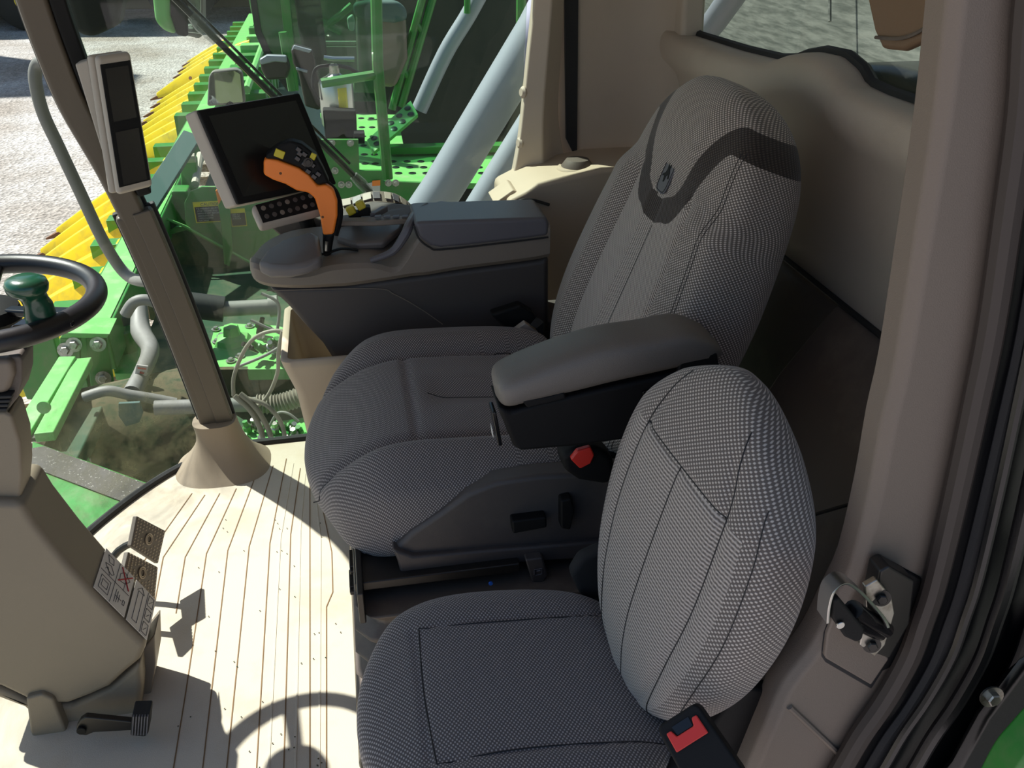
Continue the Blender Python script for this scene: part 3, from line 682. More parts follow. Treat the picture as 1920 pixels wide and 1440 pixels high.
mb = MB(); mb.prism([(fx-.003,Ya+.03,zt-.022), (fx-.003,Ya+.045,zt-.02), (fx-.001,Ya+.045,zt-.040), (fx-.001,Ya+.03,zt-.038)], (-.001,0,0)); mb.build('switch_icon', 'white', sw)

# ================================================================ BUDDY SEAT
bs = thing('passenger_seat', 'small grey woven cloth passenger seat nearest the door', 'seat', (.2,.95,0))
def pdisp(x, s, sl, hw):
    d = 0; ax_ = abs(x)
    d += -.004*math.exp(-((ax_-.125)/.004)**2)*ss(.22,.26,s) + (-.004*math.exp(-((sl-.095)/.004)**2) if ax_ < .125 else 0)
    return d+.01*ss(.10,.17,ax_)
def pmask(x, s, sl, hw, sa): return (0, 0, 0, 1)
pad('seat_cushion', 'cloth_buddy', bs, (-.055,.925,.435), (1,0,0), (0,1,0), (0,0,1), .47,
    [(0,.17), (.15,.20), (.4,.215), (.7,.205), (1,.17)], [(0,.05), (.3,.062), (.8,.045), (1,.03)], [(0,.04), (.3,.06), (1,.05)], disp=pdisp, maskf=pmask, ns=110, nr=150, ex=.5)
seams('seat_cushionpassenger_seat', [[(-.125,.22), (-.12,.5), (-.125,.9)], [(.125,.22), (.12,.5), (.125,.9)], [(-.125,.22), (0,.21), (.125,.22)]], bs, r=.0010)
TB = R(12); A2 = Vector((math.sin(TB),0,math.cos(TB))); T2 = Vector((-math.cos(TB),-.10,math.sin(TB))).normalized(); W2 = T2.cross(A2).normalized()
if W2.y < 0: W2 = -W2
def b2disp(x, s, sl, hw):
    ax_ = abs(x); pw = hw*.60; d = 0
    e = ss(.02,.08,s)*(1-ss(.80,.9,s))
    d -= .005*math.exp(-((ax_-pw)/.010)**2)*e
    d -= .003*math.exp(-((x)/.009)**2)*(s < .74)*ss(.02,.1,s)
    sv = .74
    d -= .004*math.exp(-((s-sv)/.008)**2)*(ax_ < pw)
    return d
def b2mask(x, s, sl, hw, sa):
    ax_ = abs(x); pw = hw*.60; r = b = 0
    if sa > .05:
        sv = .74
        if s < sv and ax_ < hw*.80: r = 1
    return (r, 0, b, 1)
pad('backrest', 'cloth_buddy_back', bs, (.360,.925,.445), A2, W2, T2, .53,
    [(0,.12), (.15,.155), (.35,.19), (.55,.205), (.75,.19), (.9,.145), (1,.10)], [(0,.045), (.3,.058), (.7,.055), (1,.04)], [(0,.045), (.4,.075), (.8,.07), (1,.05)], disp=b2disp, maskf=b2mask, ns=150, nr=200, ex=.62)
bw = [(0,.12), (.15,.155), (.35,.19), (.55,.205), (.75,.19), (.9,.145), (1,.10)]
seams('backrestpassenger_seat', [[(q*.60*smooth_tab(bw, t), t) for t in (.05,.15,.3,.5,.74,.86,.93)] for q in (-1,1)]+[[(0,.05), (0,.3), (0,.74)], [(-.6*.191,.74), (0,.74), (.6*.191,.74)]], bs, r=.0010)
seams('backrestpassenger_seat', [[(-.9*smooth_tab(bw, t), t) for t in (.12,.3,.5,.7,.82)]], bs, r=.0008)
mb = MB(); mb.prism([(-.0,.78,.34), (.40,.78,.34), (.40,.78,.39), (-.0,.78,.39)], (0,.30,0)); mb.build('seat_frame', 'black', bs, bevel=.01)
mb = MB(); mb.prism([(.05,.80,0), (.50,.80,0), (.50,.80,.35), (.08,.80,.35)], (0,.28,0)); mb.build('seat_box', 'darktrim', bs, bevel=.015)
for y in (.76, 1.09):
    mb = MB(); mb.prism([(.30,y,.36), (.47,y,.36), (.50,y,.58), (.44,y,.60), (.38,y,.47), (.30,y,.44)], (0,.022,0)); mb.build('hinge', 'black', bs, bevel=.006)
px_plate([(1070,1080), (1090,1050), (1135,1030), (1160,1130), (1130,1140), (1090,1120)], 1.11, .03, 'hinge_cover', 'webbing', bs, bevel=.01)
# its belt buckle
t = thing('seat_belt_buckle', 'black seat belt buckle with red button at the passenger backrest foot', 'buckle', at(1300,1400,y=.70))
c = at(1290,1378,y=.70); ux = (at(1322,1350,y=.70)-at(1256,1392,y=.70)).normalized(); n = (CAM-c).normalized(); n = (n-ux*n.dot(ux)).normalized(); vy = n.cross(ux)
if vy.z < 0: vy = -vy
def bb(a, b): return c+ux*a+vy*b
mb = MB(); mb.prism([bb(-.030,.020), bb(-.026,.026), bb(.026,.026), bb(.030,.020), bb(.034,-.06), bb(.03,-.12), bb(-.03,-.12), bb(-.034,-.06)], n*-.026); bo = mb.build('buckle_body', 'black', t, bevel=.005)
mb = MB(); mb.prism([bb(-.022,.014), bb(-.015,.014), bb(-.012,.005), bb(.012,.005), bb(.015,.014), bb(.022,.014), bb(.023,-.010), bb(-.023,-.010)], n*.003); mb.build('release_button', 'red', bo, bevel=.0015)
mb = MB(); mb.prism([bb(-.012,.017), bb(.012,.017), bb(.011,.006), bb(-.011,.006)], n*.001); mb.build('buckle_slot', 'black_gloss', bo)
mb = MB(); mb.prism([bb(-.022,-.12), bb(.022,-.12), bb(.022,-.3), bb(-.022,-.3)], n*-.003); mb.build('buckle_strap', 'webbing', t)

# ================================================================ RIGHT HAND CONSOLE
YN, YF = 1.98, 2.17
cs = thing('control_console', 'dark grey armrest console with storage lid to the right of the driver seat', 'console', at(800,600,y=2.05))
px_plate([(500,538), (620,538), (760,520), (1012,487), (1030,478), (1030,640), (700,760), (640,700), (606,647), (575,615), (540,575)], YN+.02, .15, 'console_body', 'console_low', cs, bevel=.018)
mb = box_(MB(), .02, .60, 2.01, 2.14, .0, .545); mb.build('console_light_block', 'console_low', cs, bevel=.01)  # dark box added to block the bright gap between console and backrest
# upper shell: sections from the nose backwards  (u, v bottom, v crest near, v crest far)
sec = [(468,516,488,476), (471,526,487,468), (482,535,490,458), (505,541,500,446), (540,543,506,434), (580,543,504,427), (615,541,494,424), (650,539,490,424), (700,532,489,424), (740,526,497,420), (762,522,475,410), (780,520,446,396), (800,518,428,386), (860,508,424,392), (940,498,420,398), (1000,490,416,404), (1030,484,414,408)]
rings = []
for i, (u, vb, vn, vf) in enumerate(sec):
    e = [.045,.022,.010,.004][i] if i < 4 else 0
    b = at(u, vb, y=YN+e); cN = at(u, vn, y=YN+.012+e); f = Vector((cN.x, YF-e, at(u, vf, y=YF).z)); 
    zb = min(b.z, cN.z-.03)
    m1 = cN.lerp(f, .12); m1.z += .003
    rings.append([Vector((cN.x, YN+e+.01, zb)), Vector((cN.x, YN+e-.002, zb+.012)), Vector((cN.x, YN+e-.002, cN.z-.014)), Vector((cN.x, YN+e+.006, cN.z-.003)), m1, f, Vector((f.x, f.y+.012, f.z-.02)), Vector((f.x, f.y, zb))])
npt = len(rings[0]); cols = [spline([r[i] for r in rings], 4) for i in range(npt)]
rings = [[cols[i][k] for i in range(npt)] for k in range(len(cols[0]))]
mb = MB(); mb.loft(rings); up_ = mb.build('console_shell', 'console_mid', cs, ang=50, bevel=.003)
# raised palm rest / nose top plate in darker plastic
px3 = lambda u, v, y, dz=0: at(u, v, y=y)+Vector((0,0,dz))
top = [(486,484), (510,455), (545,438), (590,430), (596,440), (600,462), (604,482), (560,497), (520,503), (497,500)]
def onplane(u, v, zf): return at(u, v, z=zf)
mb = MB(); mb.prism([at(482,490,z=.775), at(500,466,z=.785), at(530,446,z=.795), (at(584,432,z=.80)), at(598,440,z=.80), at(604,480,z=.795), at(575,493,z=.785), at(540,500,z=.777), at(505,502,z=.770)], (0,0,-.03)); mb.build('nose_plate', 'console_top', cs, bevel=.012, seg=4)
# slot of the lever, a dark curved strip
mb = MB(); mb.tube(spline([px3(553,497,YN+.012,.004), px3(590,483,YN+.03,.006), px3(612,480,YN+.04,.006), px3(640,471,YN+.05,.006), px3(672,472,YN+.05,.004)], 5), .0055, 8, flat=.5); mb.build('lever_slot', 'black', cs)
# scoop in front of the lid
mb = MB(); mb.prism([px3(632,452,YN+.10,.008), px3(636,426,YN+.16,.004), px3(700,419,YN+.17,.006), px3(758,417,YN+.15,.010), px3(752,436,YN+.10,.014), px3(720,462,YN+.055,.010), px3(668,464,YN+.06,.010)], (0,.004,-.02)); mb.build('palm_scoop', 'console_top', cs, bevel=.008, seg=3)
# lid
ln = [(776,418), (794,416), (1026,408), (1030,420), (1029,443), (960,452), (880,461), (826,466), (806,462), (786,447)]
lid_ = px_plate(ln, YN-.006, .15, 'storage_lid', 'lid', cs, bevel=.010, seg=4)
a0, a1 = at(794,416,y=YN), at(1026,408,y=YN); b1, b0 = at(1018,401,y=YN+.05), at(826,374,y=YN+.15); b2 = at(792,384,y=YN+.13)
mb = MB(); mb.prism([a0+Vector((.004,-.004,-.002)), a1+Vector((0,-.002,-.002)), b1, b0, b2], (0,0,-.03)); mb.build('lid_top', 'lid', lid_, bevel=.008, seg=3)
mb = MB(); mb.tube(spline([px3(776,424,YN-.004), px3(786,448,YN-.007), px3(806,464,YN-.007), px3(828,468,YN-.007), px3(940,456,YN-.007), px3(1028,445,YN-.007)], 6), .0022, 6); mb.build('lid_gap', 'rubber', cs)
# raised collar before the lid
mb = MB(); mb.tube(spline([px3(694,486,YN+.005,-.003), px3(735,470,YN+.01,-.003), px3(758,440,YN+.015,-.003), px3(768,418,YN+.03,-.003), px3(780,398,YN+.09,-.003), px3(800,384,YN+.13,-.003)], 6), [.006,.009,.011,.011,.010,.009], 10) ; mb.build('collar', 'lid', cs)
# control deck behind: curved switch pod, jog dial, strip of buttons, yellow rocker levers
mb = MB(); mb.prism([px3(600,447,2.12,.0), px3(622,420,2.14), px3(760,409,2.14), px3(792,385,2.18), px3(700,375,2.24), px3(600,405,2.24)], (0,0,-.05)); mb.build('control_deck', 'console_low', cs, bevel=.006)
arc = [(632,389), (660,384), (692,374), (720,373), (745,378), (768,393), (780,408)]
ap = spline([at(u, v, y=2.26) for u, v in arc], 5); ri = []
for i, p in enumerate(ap): ri.append([p+Vector((0,-.022,-.016)), p+Vector((0,-.02,-.002)), p+Vector((0,.012,.016)), p+Vector((0,.022,.012)), p+Vector((0,.022,-.05)), p+Vector((0,-.02,-.05))])
mb = MB(); mb.loft(ri); pod = mb.build('switch_pod', 'console_mid', cs, bevel=.003)
for k in range(8):
    i = int(2+k*(len(ap)-5)/8); p, q = ap[i], ap[min(i+3, len(ap)-1)]
    mb = MB(); mb.prism([p+Vector((.002,-.014,.004)), q+Vector((-.002,-.014,.004)), q+Vector((-.002,.006,.015)), p+Vector((.002,.006,.015))], (0,-.001,.0025)); mb.build('button', 'lid' if k % 2 else 'device_grey', pod, bevel=.001)
mb = MB(); mb.lathe(at(742,402,y=2.19)-Vector((0,0,.01)), (0,-.3,1), [(.045,0), (.045,.012), (.04,.018), (.036,.013), (.030,.018), (.025,.013), (.018,.02), (0,.022)], 32); mb.build('jog_dial', 'black', cs, ang=30)
mb = MB(); mb.prism([px3(716,396,2.15), px3(728,397,2.15), px3(705,410,2.11), px3(694,410,2.11)], (0,0,.014)); mb.build('divider_bar', 'lid', cs, bevel=.002)
for u, v in ((658,394), (676,384)):
    p = at(u, v, y=2.13); mb = MB(); mb.box(p, (.020,.022,.020), Matrix.Rotation(R(-25), 3, 'Y')); rk = mb.build('rocker_lever', 'yellowbtn', cs, bevel=.004, seg=3, label='yellow-capped rocker lever')
    mb = MB(); mb.box(p+Vector((.008,.006,-.016)), (.03,.03,.022)); mb.build('lever_base', 'black', rk, bevel=.004)
mb = MB(); mb.prism([px3(632,420,2.09,.006), px3(640,412,2.10,.006), px3(762,408,2.10,.006), px3(766,416,2.08,.006), px3(700,420,2.07,.006)], (0,0,-.012)); mb.build('button_strip', 'console_mid', cs, bevel=.003)
for k in range(4):
    u = 702+k*17; mb = MB(); mb.prism([px3(u,415,2.085,.008), px3(u+2,411,2.095,.008), px3(u+14,410.4,2.095,.008), px3(u+13,414.4,2.085,.008)], (0,0,.003)); mb.build('button', 'lid', cs, bevel=.001)
# moulding line on the lower side
mb = MB(); mb.tube(spline([px3(500,545,YN+.018), px3(700,541,YN+.018), px3(740,552,YN+.018), px3(790,580,YN+.018), px3(830,608,YN+.018)], 6), .0012, 5); mb.build('moulding_line', 'console_mid', cs)

# orange control lever
Yl = 2.03
grip = [(494,302), (502,296), (520,300), (560,315), (580,328), (596,348), (612,346), (626,356), (633,378), (633,405), (626,440), (606,442), (600,405), (590,372), (578,362), (556,358), (535,346), (512,338), (494,328)]
lv = px_plate(grip, Yl-.018, .030, 'control_lever', 'orange', cs, bevel=.009, seg=4, ang=70, label='orange hand lever with black button face')
hd = [(494,300), (500,290), (520,274), (544,264), (566,272), (590,292), (604,318), (618,344), (628,362), (634,380), (634,356), (626,340), (600,350), (584,336), (572,312), (548,302), (520,300)]
hd = [(496,299), (500,289), (520,274), (544,264), (566,270), (592,290), (606,316), (619,345), (606,346), (596,349), (582,331), (562,315), (522,300)]
hdo = px_plate(hd, Yl-.022, .036, 'lever_head', 'black', lv, bevel=.007, seg=3)
mb = MB(); mb.tube(spline([px3(612,344,Yl+.004), px3(628,360,Yl+.006), px3(636,385,Yl+.006), px3(636,410,Yl+.004), px3(628,440,Yl+.002)], 6), .008, 10); mb.build('lever_spine', 'black', lv)
def btn(u, v, w_, h_, mtl, nm='lever_button', rot=0, y=Yl-.026):
    c = at(u, v, y=y); q = []
    for a, b in ((-1,-1), (1,-1), (1,1), (-1,1)):
        x_, z_ = a*w_/2, b*h_/2; q.append(c+Vector((x_*math.cos(rot)-z_*math.sin(rot), 0, x_*math.sin(rot)+z_*math.cos(rot))))
    mb = MB(); mb.prism(q, (0,.006,0)); return mb.build(nm, mtl, hdo, bevel=.0018, seg=3)
btn(524,289,.021,.017,'yellowbtn',rot=-.45); btn(587,294,.012,.014,'yellowbtn',rot=-.5)
for u, v in ((560,281), (571,290), (558,298), (571,308), (586,310), (597,327), (589,332), (578,322), (562,289)):
    btn(u, v, .013, .010, 'black_gloss', rot=-.7)
mb = MB(); disc(mb, at(578,304,y=Yl-.024), (0,-1,0), .011, .004); disc(mb, at(578,304,y=Yl-.028), (0,-1,0), .006, .004); mb.build('thumb_switch', 'darksteel', hdo)
mb = MB(); disc(mb, at(526,325,y=Yl-.0178), (0,-1,0), .003, .0006); mb.build('screw_hole', 'rust', lv)
mb = MB(); disc(mb, at(605,407,y=Yl-.0178), (0,-1,0), .003, .0006); mb.build('screw_hole', 'rust', lv)
mb = MB(); mb.tube([px3(616,440,Yl), px3(614,462,Yl), px3(613,482,Yl)], [.013,.011,.008], 12); mb.build('lever_boot', 'black', lv)
mb = MB(); mb.tube([px3(613,452,Yl-.012), px3(612,470,Yl-.012)], .004, 8); mb.build('lever_shaft', 'steel', lv)

# ---------------------------------------------------------------- slab with its own face frame
def slab_frame(TL, TR, BL):
    X = (TR-TL).normalized(); D = (BL-TL); D = (D-X*D.dot(X)).normalized(); N = X.cross(D)
    if N.dot(CAM-TL) < 0: N = -N
    return X, D, N
# touch screen monitor
mo = thing('monitor', 'large tilted touch screen monitor in a pale grey housing behind the orange lever', 'monitor', at(500,380,y=2.1))
TL, TR, BR, BL = at(371,207,y=2.02), at(562,174,y=2.17), at(632,345,y=2.13), at(447,384,y=1.99)
X, D, N = slab_frame(TL, TR, BL)
mb = MB(); mb.prism([TL, TR, BR, BL], N*-.012); fo = mb.build('bezel', 'black', mo, bevel=.004)
ctr = (TL+TR+BR+BL)/4
def ins(p, k): return ctr+(p-ctr)*k
mb = MB(); mb.prism([ins(p, .86)+N*.0006 for p in (TL, TR, BR, BL)], N*-.003); mb.build('screen', 'screen', fo, smooth=False)
sh = (at(355,213,y=2.03)-TL); 
mb = MB(); mb.prism([p-N*.010+(p-ctr)*.02 for p in (TL, TR, BR, BL)], N*-.03+X*-.012+D*.004); mb.build('housing', 'device_grey', mo, bevel=.006)
# key pad under the monitor and its arm
kp = thing('keypad', 'black keypad of round buttons in a beige case under the monitor', 'keypad', at(530,390,y=2.04))
TL, TR, BR, BL = at(474,384,y=2.0), at(594,352,y=2.08), at(602,392,y=2.055), at(490,420,y=1.975)
X, D, N = slab_frame(TL, TR, BL); ctr = (TL+TR+BR+BL)/4
mb = MB(); mb.prism([p+(p-ctr)*.06 for p in (TL, TR, BR, BL)], N*-.02+D*.012); mb.build('keypad_case', 'device_grey', kp, bevel=.008, seg=3)
mb = MB(); mb.prism([ins(TL,.94)+N*.001, ins(TR,.94)+N*.001, ins(BR,.94)+N*.001, ins(BL,.94)+N*.001], N*-.004); mb.build('keypad_face', 'black', kp, bevel=.002)
for r_ in range(2):
    for c_ in range(7):
        p = TL.lerp(TR, .12+.125*c_).lerp(BL.lerp(BR, .12+.125*c_), .3+.42*r_); mb = MB(); disc(mb, p+N*.001, N, .0056, .0022, 12); mb.build('key', 'skirt' if (r_+c_) % 3 else 'console_mid', kp)
px_plate([(505,425), (522,412), (590,408), (650,430), (640,450), (540,455)], 2.20, .03, 'monitor_bracket', 'darktrim', mo, bevel=.006)
mb = MB(); mb.tube([at(545,300,y=2.17), at(560,380,y=2.2), at(585,440,y=2.2)], .018, 12); mb.build('monitor_arm', 'black', mo)
# display on the corner pillar
dp = thing('corner_display', 'tall narrow two-window display on the front corner pillar', 'display', at(230,240,y=2.2))
TL, TR, BR, BL = at(184,112,y=2.17), at(245,103,y=2.21), at(286,345,y=2.20), at(223,361,y=2.16)
X, D, N = slab_frame(TL, TR, BL); ctr = (TL+TR+BR+BL)/4
mb = MB(); mb.prism([p+(p-ctr)*.05 for p in (TL, TR, BR, BL)], N*-.022); mb.build('display_case', 'device_grey', dp, bevel=.010, seg=4)
mb = MB(); mb.prism([p+(p-ctr)*.05-N*.024+X*-.004 for p in (TL, TR, BR, BL)], N*-.012+X*-.006); mb.build('case_back', 'device_grey', dp, bevel=.008, seg=3)
mb = MB(); mb.prism([ins(p,.93)+N*.001 for p in (TL, TR, BR, BL)], N*-.004); df_ = mb.build('display_face', 'black', dp, bevel=.003)
for a, b in ((.07,.46), (.54,.95)):
    q = [TL.lerp(BL, a).lerp(TR.lerp(BR, a), .16), TL.lerp(BL, a).lerp(TR.lerp(BR, a), .86), TL.lerp(BL, b).lerp(TR.lerp(BR, b), .86), TL.lerp(BL, b).lerp(TR.lerp(BR, b), .16)]
    mb = MB(); mb.prism([p+N*.0014 for p in q], N*-.001); mb.build('display_window', 'screen_lit', df_, smooth=False)
px_plate([(140,120), (165,112), (215,300), (206,310), (196,300)], 2.20, .04, 'mount_wedge', 'device_grey', dp, bevel=.004)

# ================================================================ STEERING
sw = thing('steering_wheel', 'black steering wheel rim with a green spinner knob', 'steering wheel', CAM+(fwd+rgt*((-32-960)/FPX)-upv*((565-720)/FPX))*1.6)
cw = Vector(sw.location); tl = R(3); U = Vector((math.cos(tl),0,-math.sin(tl))); V = Vector((0,1,0)); Nn = Vector((math.sin(tl),0,math.cos(tl)))
mb = MB(); mb.tube([cw+U*.185*math.cos(2*math.pi*k/72)+V*.185*math.sin(2*math.pi*k/72) for k in range(72)], .0185, 16, loop=True); mb.build('rim', 'wheel_black', sw, ang=80)
ws = lambda a, r, h=0: cw+U*r*math.cos(R(a))+V*r*math.sin(R(a))+Nn*h
for a in (-20, 100, 200):
    mb = MB(); mb.prism([ws(a-5,.19,-.008), ws(a+5,.19,-.008), ws(a+16,.045,-.02), ws(a-16,.045,-.02)], Nn*.014); mb.build('spoke', 'black_gloss', sw, bevel=.005)
mb = MB(); mb.lathe(cw-Nn*.05, Nn, [(.05,0), (.06,.02), (.055,.04), (.03,.05), (0,.052)], 32); mb.build('hub', 'black', sw)
kb = at(78,600,z=cw.z-.0)
mb = MB(); mb.lathe(kb, Nn, [(.0,.0), (.025,0), (.0245,.012), (.0225,.03), (.0215,.040), (.025,.048), (.032,.054), (.034,.064), (.031,.073), (.02,.078), (0,.079)], 28)
for i in range(len(mb.v)):
    h = (mb.v[i]-kb).dot(Nn); mb.v[i] = mb.v[i]+U*(-.012*ss(.03,.055,h)) 
mb.build('spinner_knob', 'greenknob', sw, ang=60)
mb = MB(); mb.prism([kb+U*a+V*b-Nn*.012 for a, b in ((-.045,-.022), (.05,-.01), (.055,.012), (-.03,.02))], Nn*.012); mb.build('knob_clamp', 'black_gloss', sw, bevel=.004)

sc_ = thing('steering_column', 'beige steering column with ribbed collar and broad lower cover', 'column', (-.62,1.52,0))
Y1 = 1.42
px_plate([(-60,665), (36,668), (42,676), (42,715), (34,745), (8,778), (-60,778)], 1.45, .07, 'upper_shroud', 'darktrim', sc_, bevel=.012)
px_plate([(-60,672), (22,676), (26,705), (14,740), (-60,742)], 1.435, .03, 'shroud_cap', 'taupe', sc_, bevel=.01)
for k in range(4): px_plate([(-60,744+k*8), (22-k*3,742+k*8), (21-k*3,748+k*8), (-60,750+k*8)], 1.43, .08, 'collar_rib', 'rubber', sc_, bevel=.002)
px_plate([(-60,775), (8,772), (22,780), (38,830), (42,890), (36,960), (14,1005), (-60,1010)], 1.44, .07, 'column_tube', 'column', sc_, bevel=.012)
cov = [(-80,940), (40,944), (66,985), (120,1052), (170,1108), (225,1165), (275,1212), (262,1240), (235,1262), (205,1290), (170,1306), (128,1322), (60,1322), (42,1310), (0,1290), (-80,1275)]
cv = px_plate(cov, Y1, .135, 'lower_cover', 'column', sc_, bevel=.014, seg=3)
px_plate([(-60,1268), (10,1296), (45,1312), (130,1325), (205,1292), (262,1243), (266,1290), (262,1345), (135,1398), (62,1386), (48,1330), (-60,1290)], Y1+.012, .115, 'cover_foot', 'column', sc_, bevel=.012)
px_plate([(48,1310), (78,1302), (100,1312), (132,1392), (66,1400), (56,1372)], Y1-.012, .03, 'foot_cap', 'column', sc_, bevel=.006)
px_plate([(262,1225), (290,1190), (292,1245), (278,1330), (262,1345)], Y1+.06, .08, 'cover_spine', 'taupe', sc_, bevel=.004)
# instruction labels on the sloping face towards the driver
p1, p2, p3 = at(170,1108,y=Y1), at(225,1162,y=Y1), at(275,1212,y=Y1)
nl = Vector(((p3-p1).z, 0, -(p3-p1).x)); nl = nl if nl.x > 0 else -nl; nl.normalize()
ed = (p3-p1).normalized(); E0 = p1+nl*.0012; Yv = Vector((0,1,0)); LN = (p3-p1).length
def lp(s, t, h=0): return E0+ed*s+Yv*t+nl*h
for s0, s1, kk in ((.002, LN*.55, 0), (LN*.585, LN*.97, 1)):
    mb = MB(); mb.prism([lp(s0,.012), lp(s1,.012), lp(s1,.128), lp(s0,.128)], nl*.0008); lb = mb.build('instruction_label', 'label', sc_, smooth=False, label='white sticker with line drawings'+(' and a red cross' if kk == 0 else ''))
    ink = MB(); W_l = s1-s0
    def ln(a, b, c, d, r=.0006, mm=ink):
        p, q = lp(s0+a*W_l, .012+b*.116, .0012), lp(s0+c*W_l, .012+d*.116, .0012); mm.tube([p, q], r, 4)
    def poly(pts, r=.0005):
        for (a, b), (c, d) in zip(pts, pts[1:]): ln(a, b, c, d, r)
    if kk == 0:
        ln(.03,.5,.97,.5,.0005); ln(.5,.02,.5,.98,.0005); ln(.78,.5,.78,.98,.0004)
        poly([(.12,.92), (.2,.78), (.34,.8), (.3,.92), (.12,.92)]); poly([(.1,.70), (.28,.74), (.42,.62), (.36,.56), (.22,.6), (.1,.7)]); poly([(.14,.58), (.2,.66), (.3,.52)])
        poly([(.1,.1), (.4,.1), (.4,.4), (.1,.4), (.1,.1)]); poly([(.16,.18), (.34,.18), (.34,.33), (.16,.33), (.16,.18)])
        poly([(.6,.1), (.6,.4)]); poly([(.66,.12), (.66,.38)]); poly([(.72,.16), (.72,.34)]); poly([(.58,.25), (.8,.25)]); poly([(.84,.2), (.9,.2), (.9,.3), (.84,.3), (.84,.2)])
        poly([(.6,.62), (.78,.66), (.9,.8), (.7,.9), (.58,.78), (.6,.62)])
        red = MB(); ln(.56,.6,.94,.94,.0014, red); ln(.92,.58,.58,.95,.0014, red); red.build('red_cross', 'redink', lb, smooth=False)
    else:
        ln(.62,.02,.62,.98,.0005); poly([(.2,.12), (.2,.82), (.42,.82), (.42,.12), (.2,.12)]); poly([(.14,.82), (.31,.95), (.48,.82)])
        for b in (.06,.38,.70): poly([(.68,b), (.92,b), (.92,b+.24), (.68,b+.24), (.68,b)]); poly([(.74,b+.06), (.86,b+.16)])
    ink.build('label_print', 'ink', lb, smooth=False)

# brake pedals
def pedal(c4, label, ygrp):
    TL, TR, BR, BL = c4; X, D, N = slab_frame(TL, TR, BL); ctr = (TL+TR+BR+BL)/4
    t = thing('brake_pedal', label, 'pedal', ctr, ygrp)
    mb = MB(); mb.prism([TL, TR, BR, BL], N*-.012); pd = mb.build('pedal_pad', 'darktrim', t, bevel=.003)
    for a in range(10):
        for b in range(9):
            s, q = (a+.7)/10.4, (b+.7)/9.4
            if (s-.5)**2+(q-.5)**2 < .06 : continue
            p = TL.lerp(TR, s).lerp(BL.lerp(BR, s), q); studs.lathe(p, N, [(.0024,0), (.0017,.0016), (.0004,.002)], 6)
    return t, X, D, N, ctr, pd
for c4, lab in (((at(257,967,y=1.80), at(311,995,y=1.86), at(297,1057,y=1.80), at(246,1024,y=1.75)), 'far ribbed brake pedal with stud pattern'),
                ((at(241,1034,y=1.70), at(297,1063,y=1.76), at(291,1126,y=1.70), at(232,1072,y=1.66)), 'near ribbed brake pedal, half hidden by the column')):
    studs = MB(); t, X, D, N, ctr, pd = pedal(c4, lab, None); studs.build('pedal_studs', 'beige_light', pd)
    mb = MB(); mb.tube([ctr+N*.002+(X*math.cos(a)+D*math.sin(a))*.0125 for a in [2*math.pi*j/24 for j in range(24)]], .0016, 6, loop=True); mb.tube([ctr+N*.002+(X*math.cos(a)+D*math.sin(a))*.0085 for a in [2*math.pi*j/24 for j in range(24)]], .0012, 6, loop=True); mb.build('pedal_badge', 'beige_light', pd)
    mb = MB(); mb.tube([ctr-N*.01, ctr-N*.05+Vector((-.03,0,-.03)), Vector((ctr.x-.14, ctr.y, .05))], .009, 8, smooth=4); mb.build('pedal_arm', 'darksteel', t)
# small lever pedal at the foot of the column
t = thing('foot_lever', 'small black foot lever with ribbed rubber pad by the column base', 'lever', at(200,1365,y=1.36))
px_plate([(150,1352), (160,1345), (248,1354), (250,1370), (175,1374), (162,1380), (146,1378), (142,1366)], 1.355, .014, 'lever_arm', 'darksteel', t, bevel=.003)
px_plate([(247,1343), (281,1342), (278,1376), (272,1382), (244,1380)], 1.335, .04, 'rubber_pad', 'rubber', t, bevel=.003)
for k in range(6): px_plate([(249+k*5.3,1344), (251.5+k*5.3,1344), (249+k*5.3,1379), (246.5+k*5.3,1379)], 1.331, .006, 'pad_rib', 'lid', t, bevel=.0005)
mb = MB(); disc(mb, at(153,1369,y=1.352), (0,-1,0), .009, .004); mb.build('pivot', 'black', t)

# storage bin under the console
t = thing('storage_bin', 'beige open-topped storage bin under the console beside the seat cushion', 'bin', at(560,720,y=2.02))
o1 = [(527,648), (530,668), (545,720), (556,770), (566,830), (572,850)]
A = spline([at(u, v, y=1.97) for u, v in o1], 4)
def bring(z, x0, x1, y0, y1, r=.025, n=6):
    out = []
    for cx, cy, a0 in ((x1-r,y1-r,0), (x0+r,y1-r,90), (x0+r,y0+r,180), (x1-r,y0+r,270)):
        for k in range(n+1): a = R(a0+90*k/n); out.append(Vector((cx+r*math.cos(a), cy+r*math.sin(a), z)))
    return out
x0 = at(530,650,y=2.08).x; 
xa = at(527,655,y=2.0).x; zt_ = at(527,655,y=2.0).z
prof = [(zt_, 0, 0), (zt_, .012, .012), (zt_-.02, .014, .014), (zt_-.17, .03, .03)]
outer = [bring(.15, xa+.05, xa+.16, 1.97, 2.20), bring(zt_-.10, xa+.025, xa+.18, 1.95, 2.23), bring(zt_-.02, xa+.004, xa+.20, 1.930, 2.25), bring(zt_, xa, xa+.205, 1.925, 2.255), bring(zt_+.004, xa+.004, xa+.201, 1.929, 2.251), bring(zt_, xa+.016, xa+.19, 1.941, 2.24, .018), bring(zt_-.03, xa+.018, xa+.188, 1.945, 2.238, .018), bring(zt_-.16, xa+.04, xa+.17, 1.965, 2.22, .018)]
mb = MB(); mb.loft(outer); mb.build('bin_body', 'beige_light', t, ang=60)

# ================================================================ OUTSIDE
mb = MB(); mb.prism([(-60,-20,-2.0), (60,-20,-2.0), (60,90,-2.0), (-60,90,-2.0)], (0,0,-.1)); struct(mb.build('ground', 'gravel'), 'pale gravel yard')

